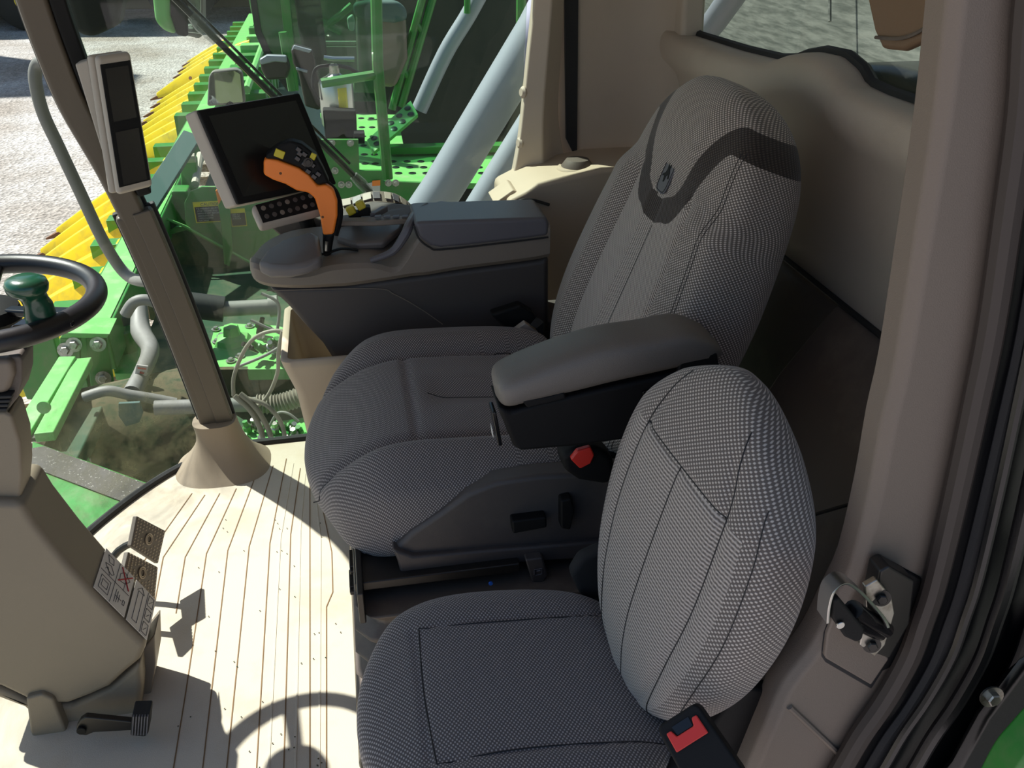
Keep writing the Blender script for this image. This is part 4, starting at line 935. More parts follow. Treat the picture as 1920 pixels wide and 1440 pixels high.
# grab rail, wiper and mirrors of this cab
t = tag(MB().tube([at(104,134,y=2.42), at(92,124,y=2.55), at(84,116,y=2.6), at(70,122,y=2.62), at(66,150,y=2.62), at(80,210,y=2.62), at(110,275,y=2.62), at(150,360,y=2.62), at(190,445,y=2.62), at(222,498,y=2.62), at(244,520,y=2.58), at(262,526,y=2.46), at(285,528,y=2.40)], .0165, 14, smooth=5).build('grab_rail', 'grey_tube', ang=80), 'weathered grey bent grab rail outside the windscreen', 'rail')
w0, w1 = at(300,-30,y=2.56), at(702,368,y=2.56)
t = thing('wiper', 'long black window wiper slanting across the right window', 'wiper', w1)
W_ = (w1-w0).normalized()
mb = MB(); mb.tube([w0, w1], .0085, 8); mb.build('wiper_blade', 'frame_black', t)
mb = MB(); mb.tube([w0+Vector((.012,0,.012)), w1.lerp(w0,.15)+Vector((.012,0,.012))], .004, 6); mb.build('wiper_spine', 'frame_black', t)
mb = MB(); mb.tube([w1.lerp(w0,.11), w1.lerp(w0,.07), w1+Vector((.0,0,-.005))], [.013,.016,.012], 10); mb.build('plastic_sleeve', 'clear_plastic', t)
mb = MB(); mb.tube([w0.lerp(w1,.13), w0.lerp(w1,.17), w0.lerp(w1,.24)], [.014,.02,.015], 8); mb.build('plastic_sleeve', 'clear_plastic', t)
t = thing('mirror', 'black backed rear view mirror housing at the top beside the corner pillar', 'mirror', at(170,30,y=2.9))
mb = MB(); mb.prism([at(105,-60,y=2.9), at(235,-60,y=2.9), at(229,0,y=2.9), at(222,48,y=2.9), at(170,72,y=2.9), at(140,62,y=2.9)], (0,.10,0)); mb.build('mirror_housing', 'black', t, bevel=.02, seg=3)
mb = MB(); mb.prism([at(130,-60,y=3.005), at(218,-60,y=3.005), at(212,42,y=3.005), at(168,60,y=3.005)], (0,.006,0)); mb.build('mirror_glass', 'mirror', t)
t = thing('mirror', 'green and black mirror housing hanging at the top beside the wiper', 'mirror', at(330,30,y=3.4))
px_plate([(282,-40), (316,-40), (318,30), (330,66), (306,58), (290,40)], 3.4, .14, 'mirror_cap', 'green_light', t, bevel=.015, seg=3)
px_plate([(312,-40), (352,-40), (352,70), (332,67), (318,40)], 3.42, .12, 'mirror_housing', 'black', t, bevel=.01)
px_plate([(330,20), (352,-30), (380,-30), (381,66), (372,73), (338,64)], 3.44, .10, 'mirror_frame', 'grey_tube', t, bevel=.008)
px_plate([(332,22), (352,-28), (377,-28), (377,64), (340,60)], 3.432, .006, 'mirror_glass', 'mirror', t)
t = thing('mirror', 'small rounded wide-angle mirror beside the wiper, above the monitor', 'mirror', at(424,165,y=2.95))
c4 = [at(388,200,y=2.95), at(391,143,y=2.95), at(398,134,y=2.95), at(442,129,y=3.0), at(454,136,y=3.0), at(460,195,y=3.0)]
mb = MB(); mb.prism(c4, (0,.04,0)); mb.build('mirror_housing', 'grey_tube', t, bevel=.008, seg=3)
cc = sum(c4, Vector())/6
mb = MB(); mb.prism([cc+(p-cc)*.88+Vector((0,-.002,0)) for p in c4], (0,-.004,0)); mb.build('mirror_glass', 'mirror', t)
mb = MB(); mb.tube([at(430,195,y=2.98), at(490,300,y=2.8), at(560,440,y=2.6), at(600,560,y=2.5)], .012, 8); mb.build('mirror_arm', 'black', t)

def snout(parent, tip, L, H, Wd, patch):
    """one crop divider hood: long tapering roof with a worn point"""
    rings = []
    for k in range(9):
        q = k/8; x = tip.x+L*q; w_ = Wd*(.08+.92*q**.75); z0 = tip.z+(.45*H)*q; h = H*(.10+.55*math.sin(q*1.45))
        rings.append([Vector((x, tip.y-w_/2, z0)), Vector((x, tip.y-w_*.42, z0+h*.45)), Vector((x, tip.y-w_*.10, z0+h)), Vector((x, tip.y+w_*.10, z0+h)), Vector((x, tip.y+w_*.42, z0+h*.45)), Vector((x, tip.y+w_/2, z0))])
    mb = MB(); mb.loft(rings); s_ = mb.build('snout', 'yellow', parent, bevel=.008, ang=40)
    mb = MB(); mb.tube([tip+Vector((-.12,0,-.03)), tip+Vector((.0,0,.01)), tip+Vector((.13,0,.05))], [.010,.035,.05], 8); mb.build('snout_point', 'rust', s_)
    if patch:
        mb = MB(); mb.lathe(tip+Vector((L*.38,-Wd*.30,H*.42)), (-.3,-.8,.5), [(.03,0), (.03,.01)], 10); mb.build('bolt_mark', 'rust', s_)
def box(mb, x0, x1, y0, y1, z0, z1): mb.prism([(x0,y0,z0), (x1,y0,z0), (x1,y1,z0), (x0,y1,z0)], (0,0,z1-z0)); return mb
ch = thing('corn_head', 'green corn head with yellow snouts in front of the windscreen', 'corn head', (-1.6,7,-2))
for k in range(1, 8): snout(ch, Vector((-3.02, 5.42+.62*k, -1.72)), 1.40, .74, .62, k % 2)
mb = box(MB(), -1.72, -1.48, 5.25, 11.0, -1.10, -.84); mb.build('main_beam', 'green', ch, bevel=.01)
mb = box(MB(), -1.70, -1.50, 5.25, 11.0, -.838, -.832); mb.build('beam_top_lit', 'green_light', ch)  # thin paler sheet: sunlight on the beam top put into colour
for k in range(9):
    y = 5.35+.62*k
    mb = box(MB(), -2.02, -1.70, y, y+.16, -1.35, -.98); mb.build('row_bracket', 'green', ch, bevel=.006)
    mb = MB(); mb.tube([(-1.95,y+.30,-1.22), (-1.62,y+.30,-1.12)], .035, 10); mb.build('stub_shaft', 'rust', ch)
mb = MB(); mb.prism([(-1.50,3.2,-1.34), (-.12,3.2,-1.55), (-.12,11.0,-1.55), (-1.5,11.0,-1.34)], (0,0,-.04)); mb.build('trough_floor', 'green_dirty_shaded', ch)
# bolted hinge bracket and the sloping ladder beam behind the wheel
yb = 5.0
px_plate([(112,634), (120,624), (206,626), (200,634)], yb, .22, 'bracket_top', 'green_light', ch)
px_plate([(112,634), (150,634), (150,700), (138,745), (112,715)], yb, .03, 'bracket_plate', 'green', ch, bevel=.004)
px_plate([(160,634), (200,634), (216,742), (172,742)], yb+.02, .03, 'bracket_plate', 'green', ch, bevel=.004)
for u, v in ((139,646), (184,645), (123,656), (194,709)): bolt_mb(at(u,v,y=yb-.004), (0,-1,.2), .026).build('hex_bolt', 'zinc', ch)
px_plate([(30,635), (100,630), (118,700), (92,752), (50,750), (30,700)], 5.3, .1, 'side_plate', 'green', ch, bevel=.01)
for (a, b, w_) in (((128,675),(30,835),.045), ((158,678),(84,820),.045)):
    p, q = at(*a, y=4.85), at(*b, y=4.0); mb = MB(); bar(mb, [p, q], w_*2, .05, (0,-.6,.8)); mb.build('ladder_rail', 'green_light', ch, bevel=.006)
p, q = at(146,680,y=4.9), at(60,825,y=4.05); mb = MB(); bar(mb, [p, q], .13, .02, (0,-.6,.8)); mb.build('tread_strip', 'griptape', ch)
p, q = at(178,745,y=4.7), at(96,905,y=3.75); mb = MB(); bar(mb, [p, q], .20, .10, (0,-.6,.8)); mb.build('side_beam', 'green_dirty_shaded', ch, bevel=.01)
mb = MB(); mb.lathe(at(83,763,y=3.95), (0,-1,.2), [(.014,0), (.030,0), (.030,.012), (.014,.014)], 20); mb.build('lifting_lug', 'green_light', ch)
# plates and gearboxes
def deck(pts, z, th, name, m, **k):
    mb = MB(); mb.prism([at(u, v, z=z) for u, v in pts], (0,0,-th)); return mb.build(name, m, ch, bevel=.006, **k)
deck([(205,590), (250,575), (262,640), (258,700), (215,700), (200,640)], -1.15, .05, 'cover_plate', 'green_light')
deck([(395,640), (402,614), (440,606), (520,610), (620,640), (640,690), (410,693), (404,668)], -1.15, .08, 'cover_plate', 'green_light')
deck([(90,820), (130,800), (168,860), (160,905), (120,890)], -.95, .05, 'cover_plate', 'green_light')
px_plate([(404,693), (640,690), (640,800), (440,800)], at(500,692,z=-1.15).y+.02, .04, 'front_sheet', 'soil', ch)
p = at(237,648,z=-1.12); mb = MB(); mb.lathe(p-Vector((0,0,.05)), (0,0,1), [(.07,0), (.07,.16), (.055,.17), (.03,.165)], 20); mb.build('gearbox_hub', 'green', ch)
p = at(437,640,z=-1.15); mb = MB(); mb.lathe(p, (0,0,1), [(.13,0), (.11,.03), (.06,.05), (.05,.11), (.0,.12)], 6); mb.build('gearbox_hub', 'green_light', ch)
for u, v in ((405,618), (407,641), (468,612), (450,668), (433,677), (500,655), (520,662), (505,618), (415,630), (460,640), (247,640), (252,600), (108,815)):
    bolt_mb(at(u, v, z=-1.145), (0,0,1), .018).build('hex_bolt', 'zinc', ch)
# drum area with crop dirt
mb = MB(); mb.tube([at(170,850,z=-1.25), at(380,800,z=-1.25)], .36, 28); mb.build('drum', 'soil', ch, ang=60)
mb = MB(); mb.tube([at(262,572,y=5.5), at(264,620,y=5.3), at(282,655,y=5.0), at(266,700,y=4.7), at(248,738,y=4.5)], [.045,.06,.05,.045,.05], 16, smooth=5); sh_ = mb.build('driveline_shield', 'grey_tube', ch)
px_plate([(256,684), (278,687), (274,706), (252,702)], 4.62, .01, 'warning_label', 'label', ch)
mb = MB(); mb.tube([at(258,690,y=4.615), at(274,692,y=4.615)], .004, 5); mb.tube([at(262,698,y=4.615), at(270,700,y=4.615)], .006, 5); mb.build('label_print', 'redink', ch)
for k_, (pts, r) in enumerate((([(158,745), (200,733), (240,740), (290,748), (330,756)], .028), ([(235,590), (250,568), (272,562), (300,570)], .03), ([(150,770),(160,748),(190,738)], .03))):
    mb = MB(); mb.tube([at(u, v, y=4.4+k_*.3) for u, v in pts], r, 12, smooth=5); mb.build('shield_tube', 'grey_tube', ch)
px_plate([(222,757), (262,755), (268,775), (262,792), (236,800), (222,780)], 4.25, .02, 'blue_green_plate', 'seat_far', ch)
px_plate([(206,600), (262,590), (262,605), (210,618)], 5.6, .02, 'blue_green_plate', 'seat_far', ch)
# end sheet with its decals and brace
YE = 7.6
px_plate([(300,445), (330,425), (349,425), (346,380), (356,360), (378,350), (640,352), (640,590), (500,512), (350,432)], YE, .03, 'end_sheet', 'green', ch, bevel=.004)
mb = MB(); mb.tube([at(296,404,y=YE-.02), at(346,424,y=YE-.02), at(490,503,y=YE-.02), at(640,590,y=YE-.02)], .012, 6); mb.build('sheet_flange', 'green_light', ch)
px_plate([(296,406), (346,426), (640,592), (640,640), (282,600), (260,480)], YE+.06, .03, 'inner_sheet', 'green_dirty_shaded', ch)
mb = MB(); mb.tube([at(370,520,y=YE), at(430,560,y=YE-.02)], .006, 5); mb.tube([at(340,520,y=YE), at(480,610,y=YE)], .005, 5); mb.build('crease', 'green', ch)
px_plate([(405,352), (428,350), (436,470), (430,500), (420,495), (414,420)], YE-.10, .06, 'brace', 'green', ch, bevel=.005)
px_plate([(404,358), (412,350), (416,372), (410,384)], YE-.14, .02, 'reflector', 'orange', ch)
def decal(x0, v0, x1, v1, title, lines):
    TL, TR, BL = at(x0, v0, y=YE-.004), at(x1, v0+2, y=YE-.004), at(x0+2, v1, y=YE-.004); X = (TR-TL); Z = (BL-TL); W_ = X.length; H_ = Z.length
    X = Vector((1,0,0)); Z = Vector((0,0,-1)); TL = TL
    mb = MB(); mb.prism([TL, TL+X*W_, TL+X*W_+Z*H_, TL+Z*H_], (0,-.003,0)); d = mb.build('caution_decal', 'yellow', ch, label='black and yellow caution decal')
    mb = MB(); o = TL+Vector((0,-.0032,0)); mb.prism([o+X*W_*.04+Z*H_*.24, o+X*W_*.96+Z*H_*.24, o+X*W_*.96+Z*H_*.96, o+X*W_*.04+Z*H_*.96], (0,-.001,0)); mb.build('decal_panel', 'black', d)
    if title: quad_text(title, 'decal_text', 'ink', d, TL+X*W_*.28+Z*H_*.2+Vector((0,-.004,0)), X, -Z, H_*.20)
    for i, l in enumerate(lines): quad_text(l, 'decal_text', 'label', d, TL+X*W_*(.10+.02*(i > 0))+Z*H_*(.36+.115*i)+Vector((0,-.0055,0)), X, -Z, H_*.105)
    return d
decal(361, 379, 410, 418, 'CAUTION', ['TO PREVENT INJURY', 'STOP ENGINE AND', 'REMOVE KEY BEFORE', 'SERVICING OR', 'UNPLUGGING', 'MACHINE'])
decal(430, 392, 459, 425, '', ['KEEP ALL', 'SHIELDS', 'IN PLACE'])
# frame pieces in front of the end sheet
mb = MB(); bar(mb, [at(270,395,y=7.0), at(360,255,y=8.2)], .15, .06, (0,-1,.3)); mb.build('diagonal_brace', 'seat_far', ch, bevel=.005); 
px_plate([(320,358), (352,358), (356,425), (322,425)], 8.0, .2, 'gear_case', 'green', ch, bevel=.02)
px_plate([(336,300), (368,296), (372,356), (340,360)], 8.3, .1, 'gear_case', 'green', ch, bevel=.02)
mb = MB(); mb.tube([at(350,297,y=8.2), at(366,296,y=8.2)], .04, 10); mb.tube([at(366,345,y=8.2), at(376,290,y=8.6)], .035, 10); mb.build('roller', 'device_grey', ch)
# the machine hidden by the pillar continues as a second head farther along
c2 = thing('corn_head', 'farther green corn head with yellow snouts running away between corner display and wiper', 'corn head', (-1.6,15,-2))
for k in range(13):
    big = k == 7
    snout(c2, Vector((-2.95-(.1 if big else 0), 12.1+.66*k, -1.70)), 1.4+(.25 if big else 0), .62+(.2 if big else 0), .60+(.15 if big else 0), big)
mb = box(MB(), -1.70, -1.50, 11.6, 21, -1.10, -.88); mb.build('main_beam', 'green_light', c2)
for k in range(14):
    mb = box(MB(), -2.0, -1.25, 11.8+.66*k, 12.0+.66*k, -1.35, -.98); mb.build('row_bracket', 'green', c2)
    mb = box(MB(), -1.45, -.9, 12.1+.66*k, 12.35+.66*k, -1.25, -.80+.05*(k % 3)); mb.build('row_unit', 'green_light' if k % 2 else 'green', c2, bevel=.02)
mb = box(MB(), -1.4, .5, 11.6, 21, -1.5, -1.3); mb.build('trough_floor', 'green_dark', c2)
mb = MB(); mb.tube([(-1.1,11.8,-.7), (-1.1,21,-.7)], .05, 8); mb.build('cross_pipe', 'green_light', c2)

# step of this machine just outside the windscreen
t = thing('front_step', 'green step with grey non-slip strip just below the windscreen', 'step', at(170,900,z=-.3))
mb = MB(); mb.prism([at(60,826,z=-.30), at(292,910,z=-.30), at(300,960,z=-.30), at(180,1030,z=-.30), at(60,1030,z=-.30)], (0,0,-.04)); mb.build('step_plate', 'green', t, bevel=.006)
mb = MB(); mb.prism([at(60,842,z=-.298), at(84,838,z=-.298), at(286,913,z=-.298), at(246,948,z=-.298), at(78,884,z=-.298), at(50,880,z=-.298)], (0,0,.004)); mb.build('tread_strip', 'griptape', t)

# drive shafts and hoses
t = thing('drive_shaft', 'grey steel drive shaft with black shield just under the console nose', 'shaft', at(450,575,y=5.6))
mb = MB(); mb.tube([at(300,565,y=5.6), at(420,580,y=5.6)], .085, 14); mb.build('shaft_shield', 'rubber', t)
mb = MB(); mb.tube([at(410,580,y=5.6), at(510,575,y=5.6)], .05, 12); mb.tube([at(505,575,y=5.6), at(522,573,y=5.6)], .07, 12); mb.build('shaft', 'grey_tube', t)
t = thing('drive_shaft', 'pale steel shaft with ribbed hose end, low beside the pillar boot', 'shaft', at(450,760,y=3.9))
mb = MB(); mb.tube([at(290,765,y=3.9), at(480,758,y=3.9)], .035, 12); mb.build('shaft', 'grey_tube', t)
pp = spline([at(480,757,y=3.9), at(520,757,y=3.9), at(560,745,y=3.9), at(600,725,y=3.9)], 12)
mb = MB(); mb.tube(pp, [.050 if i % 2 else .040 for i in range(len(pp))], 14); mb.build('ribbed_hose', 'hose', t, ang=20)
hs = [([(438,742), (440,700), (470,640), (520,620), (580,640)], 3.6, .0085, 'thin grey hose arching up from the clamp beside the boot'),
      ([(438,742), (470,765), (500,745), (520,700), (522,660), (530,620)], 3.6, .0085, 'grey hose looping under the bin front'),
      ([(440,742), (470,770), (490,810), (494,850)], 3.5, .012, 'thick grey hose dropping from the clamp, first of the pair'),
      ([(450,738), (480,765), (505,810), (512,850)], 3.5, .012, 'thick grey hose dropping from the clamp, second of the pair'),
      ([(455,745), (500,760), (530,800), (535,850)], 3.5, .010, 'grey hose curving down farthest from the pillar boot'),
      ([(440,690), (500,665), (540,640)], 4.2, .008, 'short dark hose across the green cover plate'),
      ([(470,600), (510,618), (540,632)], 4.2, .007, 'thin cable by the fittings under the console'),
      ([(490,550), (522,570), (520,620)], 4.2, .008, 'thin bright rod hanging below the console nose'),
      ([(505,800), (520,775), (540,775), (560,790)], 3.7, .006, 'thin curled wire above the lower green plate')]
for i, (pts, y, r, lab) in enumerate(hs):
    tag(MB().tube([at(u, v, y=y-.02*j) for j, (u, v) in enumerate(pts)], r, 8, smooth=6).build('hydraulic_hose', 'hose' if i < 5 else 'grey_tube', ang=80), lab, 'hose')
t = thing('valve_block', 'green plate crowded with small hydraulic fittings low beside the bin', 'valve block', at(510,825,y=3.6))
mb = MB(); mb.prism([at(455,800,z=-.75), at(590,780,z=-.75), at(600,860,z=-.75), at(455,860,z=-.75)], (0,0,-.05)); mb.build('block_plate', 'green_light', t)
rq = random.Random(5)
for k in range(16):
    p = at(rq.uniform(465,575), rq.uniform(800,842), z=-.74); mb = MB(); mb.lathe(p, (rq.uniform(-.4,.4), rq.uniform(-.6,0), 1), [(.02,0), (.02,.03), (.013,.035), (.013,.06)], 6); mb.build('fitting', 'zinc' if k % 2 else 'green', t)
t = thing('hydraulic_coupling', 'cluster of steel hydraulic couplings beside the bin rim', 'coupling', at(520,640,z=-1.1))
for k in range(14):
    p = at(rq.uniform(480,560), rq.uniform(608,660), z=-1.08); mb = MB(); mb.lathe(p, (rq.uniform(-1,1), rq.uniform(-1,0), .8), [(.025,0), (.025,.06), (.016,.065), (.016,.12)], 8); mb.build('coupling', ['zinc', 'green', 'darksteel'][k % 3], t)

# ---------------------------------------------------------------- the combine standing alongside
cb = thing('combine_harvester', 'green combine standing alongside, its platform and cab glass seen through the right window', 'combine', (1.5,8.5,-2))
def cp(pts, y, th, name, m, **k): return px_plate(pts, y, th, name, m, cb, **k)
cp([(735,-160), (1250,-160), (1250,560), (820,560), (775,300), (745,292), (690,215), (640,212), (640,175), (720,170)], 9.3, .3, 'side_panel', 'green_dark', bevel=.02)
mb = MB(); bar(mb, [at(840,420,y=9.0), at(1000,120,y=9.0)], .12, .05, (0,-1,0)); bar(mb, [at(850,330,y=9.1), at(1010,30,y=9.1)], .05, .05, (0,-1,0)); mb.build('panel_rail', 'black', cb)
zD = -.35
mb = MB(); mb.prism([at(600,212,z=zD), at(745,215,z=zD), at(760,290,z=zD), at(960,284,z=zD), at(960,345,z=zD), at(728,340,z=zD), at(716,318,z=zD), at(672,318,z=zD), at(660,262,z=zD)], (0,0,-.04)); dk = mb.build('platform_deck', 'green_light', cb)
holes = []
for i in range(6):
    for j in range(3): holes.append((677+j*19+i*1.5, 222+i*17 if j < 2 else 219+i*8))
for j in range(7):
    for i in range(3): holes.append((737+j*26+i*5, 303+i*11))
for u, v in holes:
    mb = MB(); mb.lathe(at(u, v, z=zD+.0005), (0,0,1), [(.026,0), (.028,.004), (.020,.006), (.018,-.002)], 12); mb.build('deck_hole', 'green_dark', dk)
mb = MB(); mb.prism([at(728,282,z=zD+.02), at(960,277,z=zD+.02), at(960,285,z=zD+.02), at(728,290,z=zD+.02)], (0,0,.05)); mb.build('kick_plate', 'green', cb)
mb = MB(); a, b, c, d = at(688,262,y=7.0), at(770,188,y=7.3), at(784,214,y=7.15), at(700,286,y=6.85); mb.prism([a, b, c, d], (0,.02,-.03)); stp = mb.build('tilted_step', 'green_light', cb, bevel=.004)
for i in range(5):
    for j in range(2):
        p = a.lerp(b, .12+.19*i).lerp(d.lerp(c, .12+.19*i), .28+.42*j); mb = MB(); n_ = (b-a).cross(d-a).normalized(); n_ = n_ if n_.z > 0 else -n_; mb.lathe(p+n_*.001, n_, [(.024,0), (.026,.004), (.018,.006)], 10); mb.build('step_hole', 'green_dark', stp)
mb = MB(); mb.prism([at(600,262,y=5.75), at(672,262,y=5.75), at(674,320,y=5.75), at(716,320,y=5.75), at(718,340,y=5.75), at(850,345,y=5.75), at(850,560,y=5.75), at(600,560,y=5.75)], (0,.03,0)); mb.build('front_sheet', 'green', cb, bevel=.003)
for u, v in ((657,268), (622,268), (640,346), (654,346), (728,343), (742,343), (628,320)): bolt_mb(at(u, v, y=5.745), (0,-1,.15), .013).build('hex_bolt', 'zinc', cb)
dl = cp([(684,345), (713,338), (713,378), (684,378)], 5.742, .006, 'warning_decal', 'label', label='orange and white warning decal')
mb = MB(); mb.prism([at(698,339,y=5.739), at(713,338,y=5.739), at(713,348,y=5.739), at(698,349,y=5.739)], (0,.004,0)); mb.build('decal_stripe', 'orange', dl)
def tb(pts, y, r, name, m='green', **k):
    mb = MB(); mb.tube([at(u, v, y=y) for u, v in pts], r, 10, **k); return mb.build(name, m, cb)
tb([(703,-120), (708,120), (727,335)], 6.1, .036, 'handrail_post'); tb([(603,156), (706,140)], 6.1, .03, 'handrail_bar'); tb([(978,-80), (976,130)], 6.6, .035, 'handrail_post'); tb([(877,-60), (876,25)], 7.5, .025, 'handrail_post')
tb([(808,-60), (735,205)], 8.4, .035, 'ladder_rail'); tb([(828,-60), (752,200)], 8.4, .035, 'ladder_rail')
for a, b in (((782,45), (792,60)), ((757,132), (770,150)), ((800,-20),(812,-8))): tb([a, b], 8.4, .03, 'ladder_rung')
tb([(530,60), (548,170)], 7.0, .03, 'rail_brace')
mb = MB(); mb.tube(spline([at(786,206,y=7.6), at(835,100,y=7.6), at(880,25,y=7.6), at(925,-60,y=7.6)], 5), .065, 24); mb.build('exhaust_pipe', 'silver', cb, ang=80)
# wide silver duct close by
t = thing('silver_duct', 'broad silver grey tube rising outside the right window behind the console', 'duct', at(880,260,y=4.2))
mb = MB(); mb.tube([at(770,440,y=4.2), at(830,352,y=4.2), at(1010,55,y=4.2), at(1060,-40,y=4.2)], .098, 28); mb.build('tube_body', 'silver', t)
t = thing('silver_duct', 'second silver grey tube low beside the rear right pillar', 'duct', at(930,350,y=4.7))
mb = MB(); mb.tube([at(875,430,y=4.7), at(1010,215,y=4.7), at(1080,110,y=4.7)], .085, 28); mb.build('tube_body', 'silver', t)
# fire extinguisher on the other machine
fe = thing('fire_extinguisher', 'polished steel fire extinguisher standing in a black box on the far platform', 'fire extinguisher', at(632,262,y=6.4))
b0, b1 = at(636,236,y=6.45), at(630,146,y=6.45); h = (b1-b0).length
mb = MB(); mb.lathe(b0, (0,0,1), [(.105,0), (.115,.02), (.115,h*.9), (.10,h*.98), (.05,h*1.06), (.035,h*1.1), (0,h*1.1)], 28); mb.build('cylinder', 'steel', fe)
mb = MB(); mb.lathe(b0, (0,0,1), [(.117,.10), (.117,h*.82)], 28, m=0); 
mb = MB(); rg = []
for zz in (.08, h*.85): rg.append([b0+Vector((.1165*math.cos(R(a)), .1165*math.sin(R(a)), zz)) for a in range(-85,-45,8)])
mb.loft(rg, cap=False, closed=False); mb.build('yellow_label', 'yellow', fe, solid=.001)
tp = b0+Vector((0,0,h*1.1))
mb = MB(); mb.lathe(tp-Vector((0,0,.01)), (0,0,1), [(.035,0), (.035,.06), (.02,.07)], 14); mb.build('valve', 'zinc', fe)
mb = MB(); mb.tube([tp+Vector((-.06,0,.10)), tp+Vector((.0,0,.09)), tp+Vector((.14,0,.085))], .016, 8); mb.build('handle', 'steel', fe); mb = MB(); mb.tube([tp+Vector((.0,0,.05)), tp+Vector((.10,0,.03)), tp+Vector((.16,0,-.01))], .014, 8); mb.build('squeeze_lever', 'darksteel', fe)
mb = MB(); mb.tube([tp+Vector((-.02,0,.05)), tp+Vector((-.12,0,.03)), tp+Vector((-.15,-.02,-.08)), tp+Vector((-.12,-.05,-.16))], .012, 8, smooth=5); mb.build('hose', 'black', fe)
cp([(605,206), (668,208), (670,262), (610,262)], 6.22, .10, 'extinguisher_box', 'black', bevel=.01)
cp([(664,250), (684,250), (684,270), (664,270)], 6.1, .1, 'box_latch', 'black', bevel=.005)
# cab of the other machine
cp([(455,-120), (715,-120), (715,190), (600,190), (515,125), (480,60)], 7.55, .01, 'cab_glass', 'glass_far')
cp([(452,-120), (462,-120), (490,60), (520,125), (548,168), (540,172), (508,130), (478,62)], 7.5, .05, 'glass_seal', 'rubber')
cp([(512,-120), (530,-120), (560,170), (545,170), (538,110), (530,40)], 7.4, .08, 'cab_pillar', 'green')
cp([(535,-120), (585,-120), (612,90), (618,190), (585,190), (560,60)], 7.7, .1, 'cab_pillar', 'black', bevel=.02)
cp([(605,78), (668,78), (668,84), (605,84)], 8.6, .05, 'window_rail', 'device_grey'); cp([(605,88), (668,88), (668,160), (605,160)], 8.8, .05, 'cab_side', 'taupe')
cp([(668,-10), (690,5), (750,8), (762,40), (765,110), (742,165), (672,160), (668,60)], 8.3, .14, 'cab_seat', 'taupe', bevel=.04)
cp([(662,6), (690,2), (745,2), (762,16), (765,38), (740,44), (690,40), (664,32)], 8.22, .12, 'headrest', 'seat_far', bevel=.04, seg=4)
cp([(650,34), (662,26), (666,40), (664,60), (654,58)], 8.2, .06, 'seat_switch', 'white', bevel=.02)
cp([(664,150), (705,148), (712,176), (664,172)], 7.9, .3, 'cab_floor', 'beige_light'); 
cp([(440,-160), (735,-160), (735,150), (600,150), (500,100), (470,20)], 11.2, .2, 'cab_rear_panel', 'green', bevel=.02)
for a, b in (((618,-20),(700,-60)), ((600,60),(660,10)), ((560,20),(640,60))): tb([a, b], 10.8, .04, 'cab_frame', 'green_light')
t = thing('mirror', 'tall dark grey mirror housing with bright rim beside the fire extinguisher', 'mirror', at(575,140,y=6.6))
px_plate([(545,92), (552,84), (586,94), (590,110), (606,190), (600,208), (572,200), (560,140), (550,120)], 6.6, .1, 'mirror_housing', 'darksteel', t, bevel=.025, seg=3)
px_plate([(546,96), (551,85), (585,94), (580,100), (552,92)], 6.57, .03, 'mirror_rim', 'silver', t, bevel=.006)
px_plate([(555,126), (577,132), (576,137), (555,131)], 6.58, .03, 'mirror_trim', 'silver', t, bevel=.004)
t = thing('mirror', 'squat grey mirror housing with bright rim beside the wiper, left of the tall one', 'mirror', at(510,130,y=6.9))
px_plate([(486,112), (500,104), (538,106), (545,128), (538,148), (500,151), (490,132)], 6.9, .1, 'mirror_housing', 'darksteel', t, bevel=.02, seg=3)
px_plate([(486,112), (500,104), (537,105), (538,118), (515,116), (490,122)], 6.87, .06, 'mirror_cap', 'silver', t, bevel=.01)

# machines at the far side of the yard: wheels and bodies that throw part of the shade
def wheel(mb, c, r, w_): mb.lathe(Vector(c)-Vector((0,w_/2,0)), (0,1,0), [(r*.45,0), (r*.9,0), (r,w_*.12), (r,w_*.88), (r*.9,w_), (r*.45,w_)], 28)
for i, (x, y, lab) in enumerate(((-9.6,29.5,'parked machine with big tyre at the far left of the yard'), (-2.2,30.0,'parked machine on black tyres across the yard above the wiper'))):
    t = thing('parked_machine', lab, 'machine', (x, y, -2))
    mb = MB(); mb.prism([(x-3.2,y-.9,-.2), (x+2.6,y-.9,-.2), (x+2.9,y-.9,2.0), (x-1.0,y-.9,2.6), (x-3.4,y-.9,1.6)], (0,3,0)); mb.build('body', 'green', t, bevel=.05)
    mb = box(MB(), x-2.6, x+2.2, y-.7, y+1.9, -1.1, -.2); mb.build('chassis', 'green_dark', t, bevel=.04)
    for wx, rr_ in ((x-1.9,.95), (x+1.5,.75)):
        for wy in (y-1.1, y+2.2):
            mb = MB(); wheel(mb, (wx, wy, -2+rr_), rr_, .6); wo = mb.build('tire', 'tire', t, ang=50)
            mb = MB(); mb.lathe((wx, wy-.32, -2+rr_), (0,1,0), [(0,0), (rr_*.2,0), (rr_*.42,.06), (rr_*.46,.02), (rr_*.46,.3), (0,.3)], 24); mb.build('wheel_rim', 'yellow', wo)
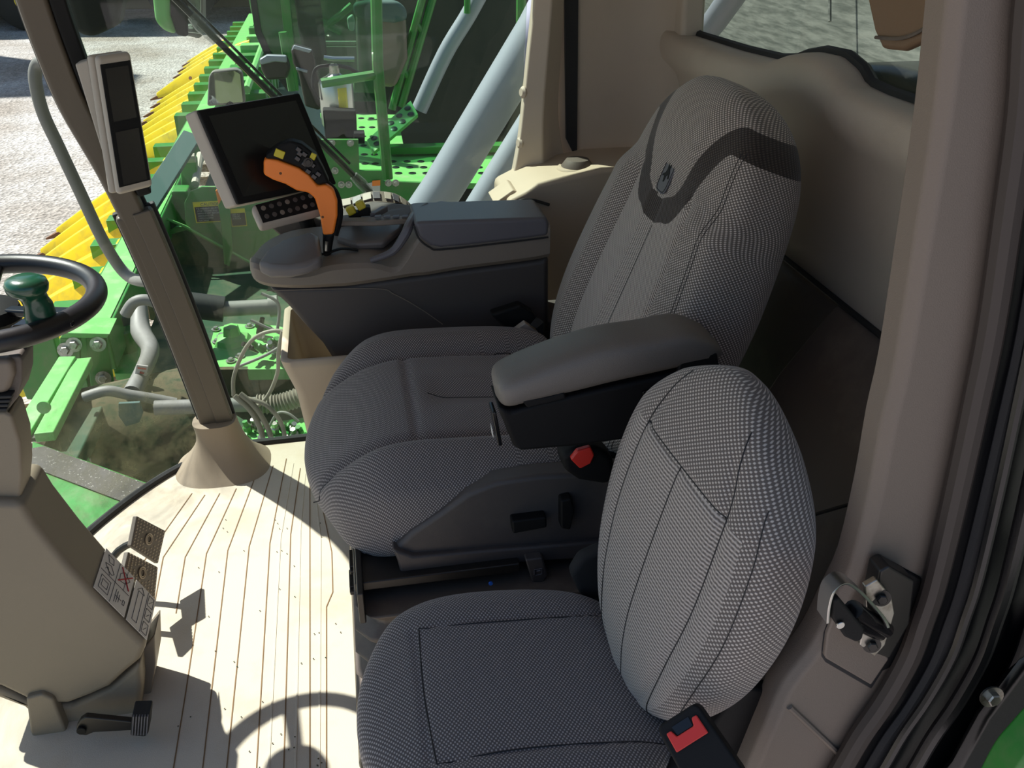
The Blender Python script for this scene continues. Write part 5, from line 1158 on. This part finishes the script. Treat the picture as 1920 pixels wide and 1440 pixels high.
# behind the rear window
t = thing('grain_tank', 'weathered grey ribbed tank wall behind the rear window', 'tank', (2.2,2,0))
mb = MB(); mb.prism([(2.1,-1.5,-2), (2.1,6,-2), (2.3,6,3.2), (2.3,-1.5,3.2)], (.2,0,0)); mb.build('tank_wall', 'grain_wall', t)
mb = MB(); mb.tube([at(1556,-200,x=2.12), at(1556,40,x=2.09)], .008, 6); mb.build('tank_rib', 'grain_wall', t)
t = thing('silver_duct', 'bright silver pipe slanting behind the rear window', 'duct', at(1350,20,x=1.5))
mb = MB(); mb.tube([at(1300,90,x=1.5), at(1340,40,x=1.5), at(1480,-160,x=1.5)], .05, 20); mb.build('tube_body', 'silver', t)
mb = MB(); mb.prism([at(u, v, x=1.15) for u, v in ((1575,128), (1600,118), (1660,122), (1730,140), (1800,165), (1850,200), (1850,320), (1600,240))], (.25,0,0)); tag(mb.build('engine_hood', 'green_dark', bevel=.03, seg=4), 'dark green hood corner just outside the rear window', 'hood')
# flap hanging by the rear window
t = thing('sun_flap', 'tan rounded flap hanging at the top of the rear window by the door pillar', 'flap', at(1700,40,x=.86))
pts = [(1612,-120), (1625,0), (1638,60), (1652,92), (1690,96), (1730,78), (1762,45), (1775,10), (1780,-120)]
mb = MB(); mb.prism([at(u, v, x=.845) for u, v in pts], (.02,0,0)); mb.build('flap_body', 'tan', t, bevel=.008, seg=3)
mb = MB(); mb.tube([at(1642,70,x=.842), at(1690,72,x=.842), at(1735,52,x=.842), at(1762,20,x=.842)], .003, 6, smooth=5); mb.build('flap_seam', 'darktrim', t)

# tall blocks added to shade the gravel; only the shed foot is in frame
mb = MB(); mb.prism([(-22,32.6,-2), (-1.2,32.6,-2), (-1.2,32.6,8), (-11.6,32.6,11.5), (-22,32.6,8)], (0,12,0)); tag(mb.build('shade_shed', 'shed', bevel=.05), 'olive shed wall across the yard at the top edge, height added for gravel shade', 'shed')
mb = MB(); mb.prism([(-16,27,-2), (-13.6,27,-2), (-13.6,29,-2), (-16,29,-2)], (0,0,17.5)); mb.prism([(-17,26.6,9), (-14.6,26.6,9), (-14.6,29,9), (-17,29,9)], (0,0,3)); tag(mb.build('shade_tower', 'shed', bevel=.05), 'unseen tower added to throw shade on the gravel', 'tower')
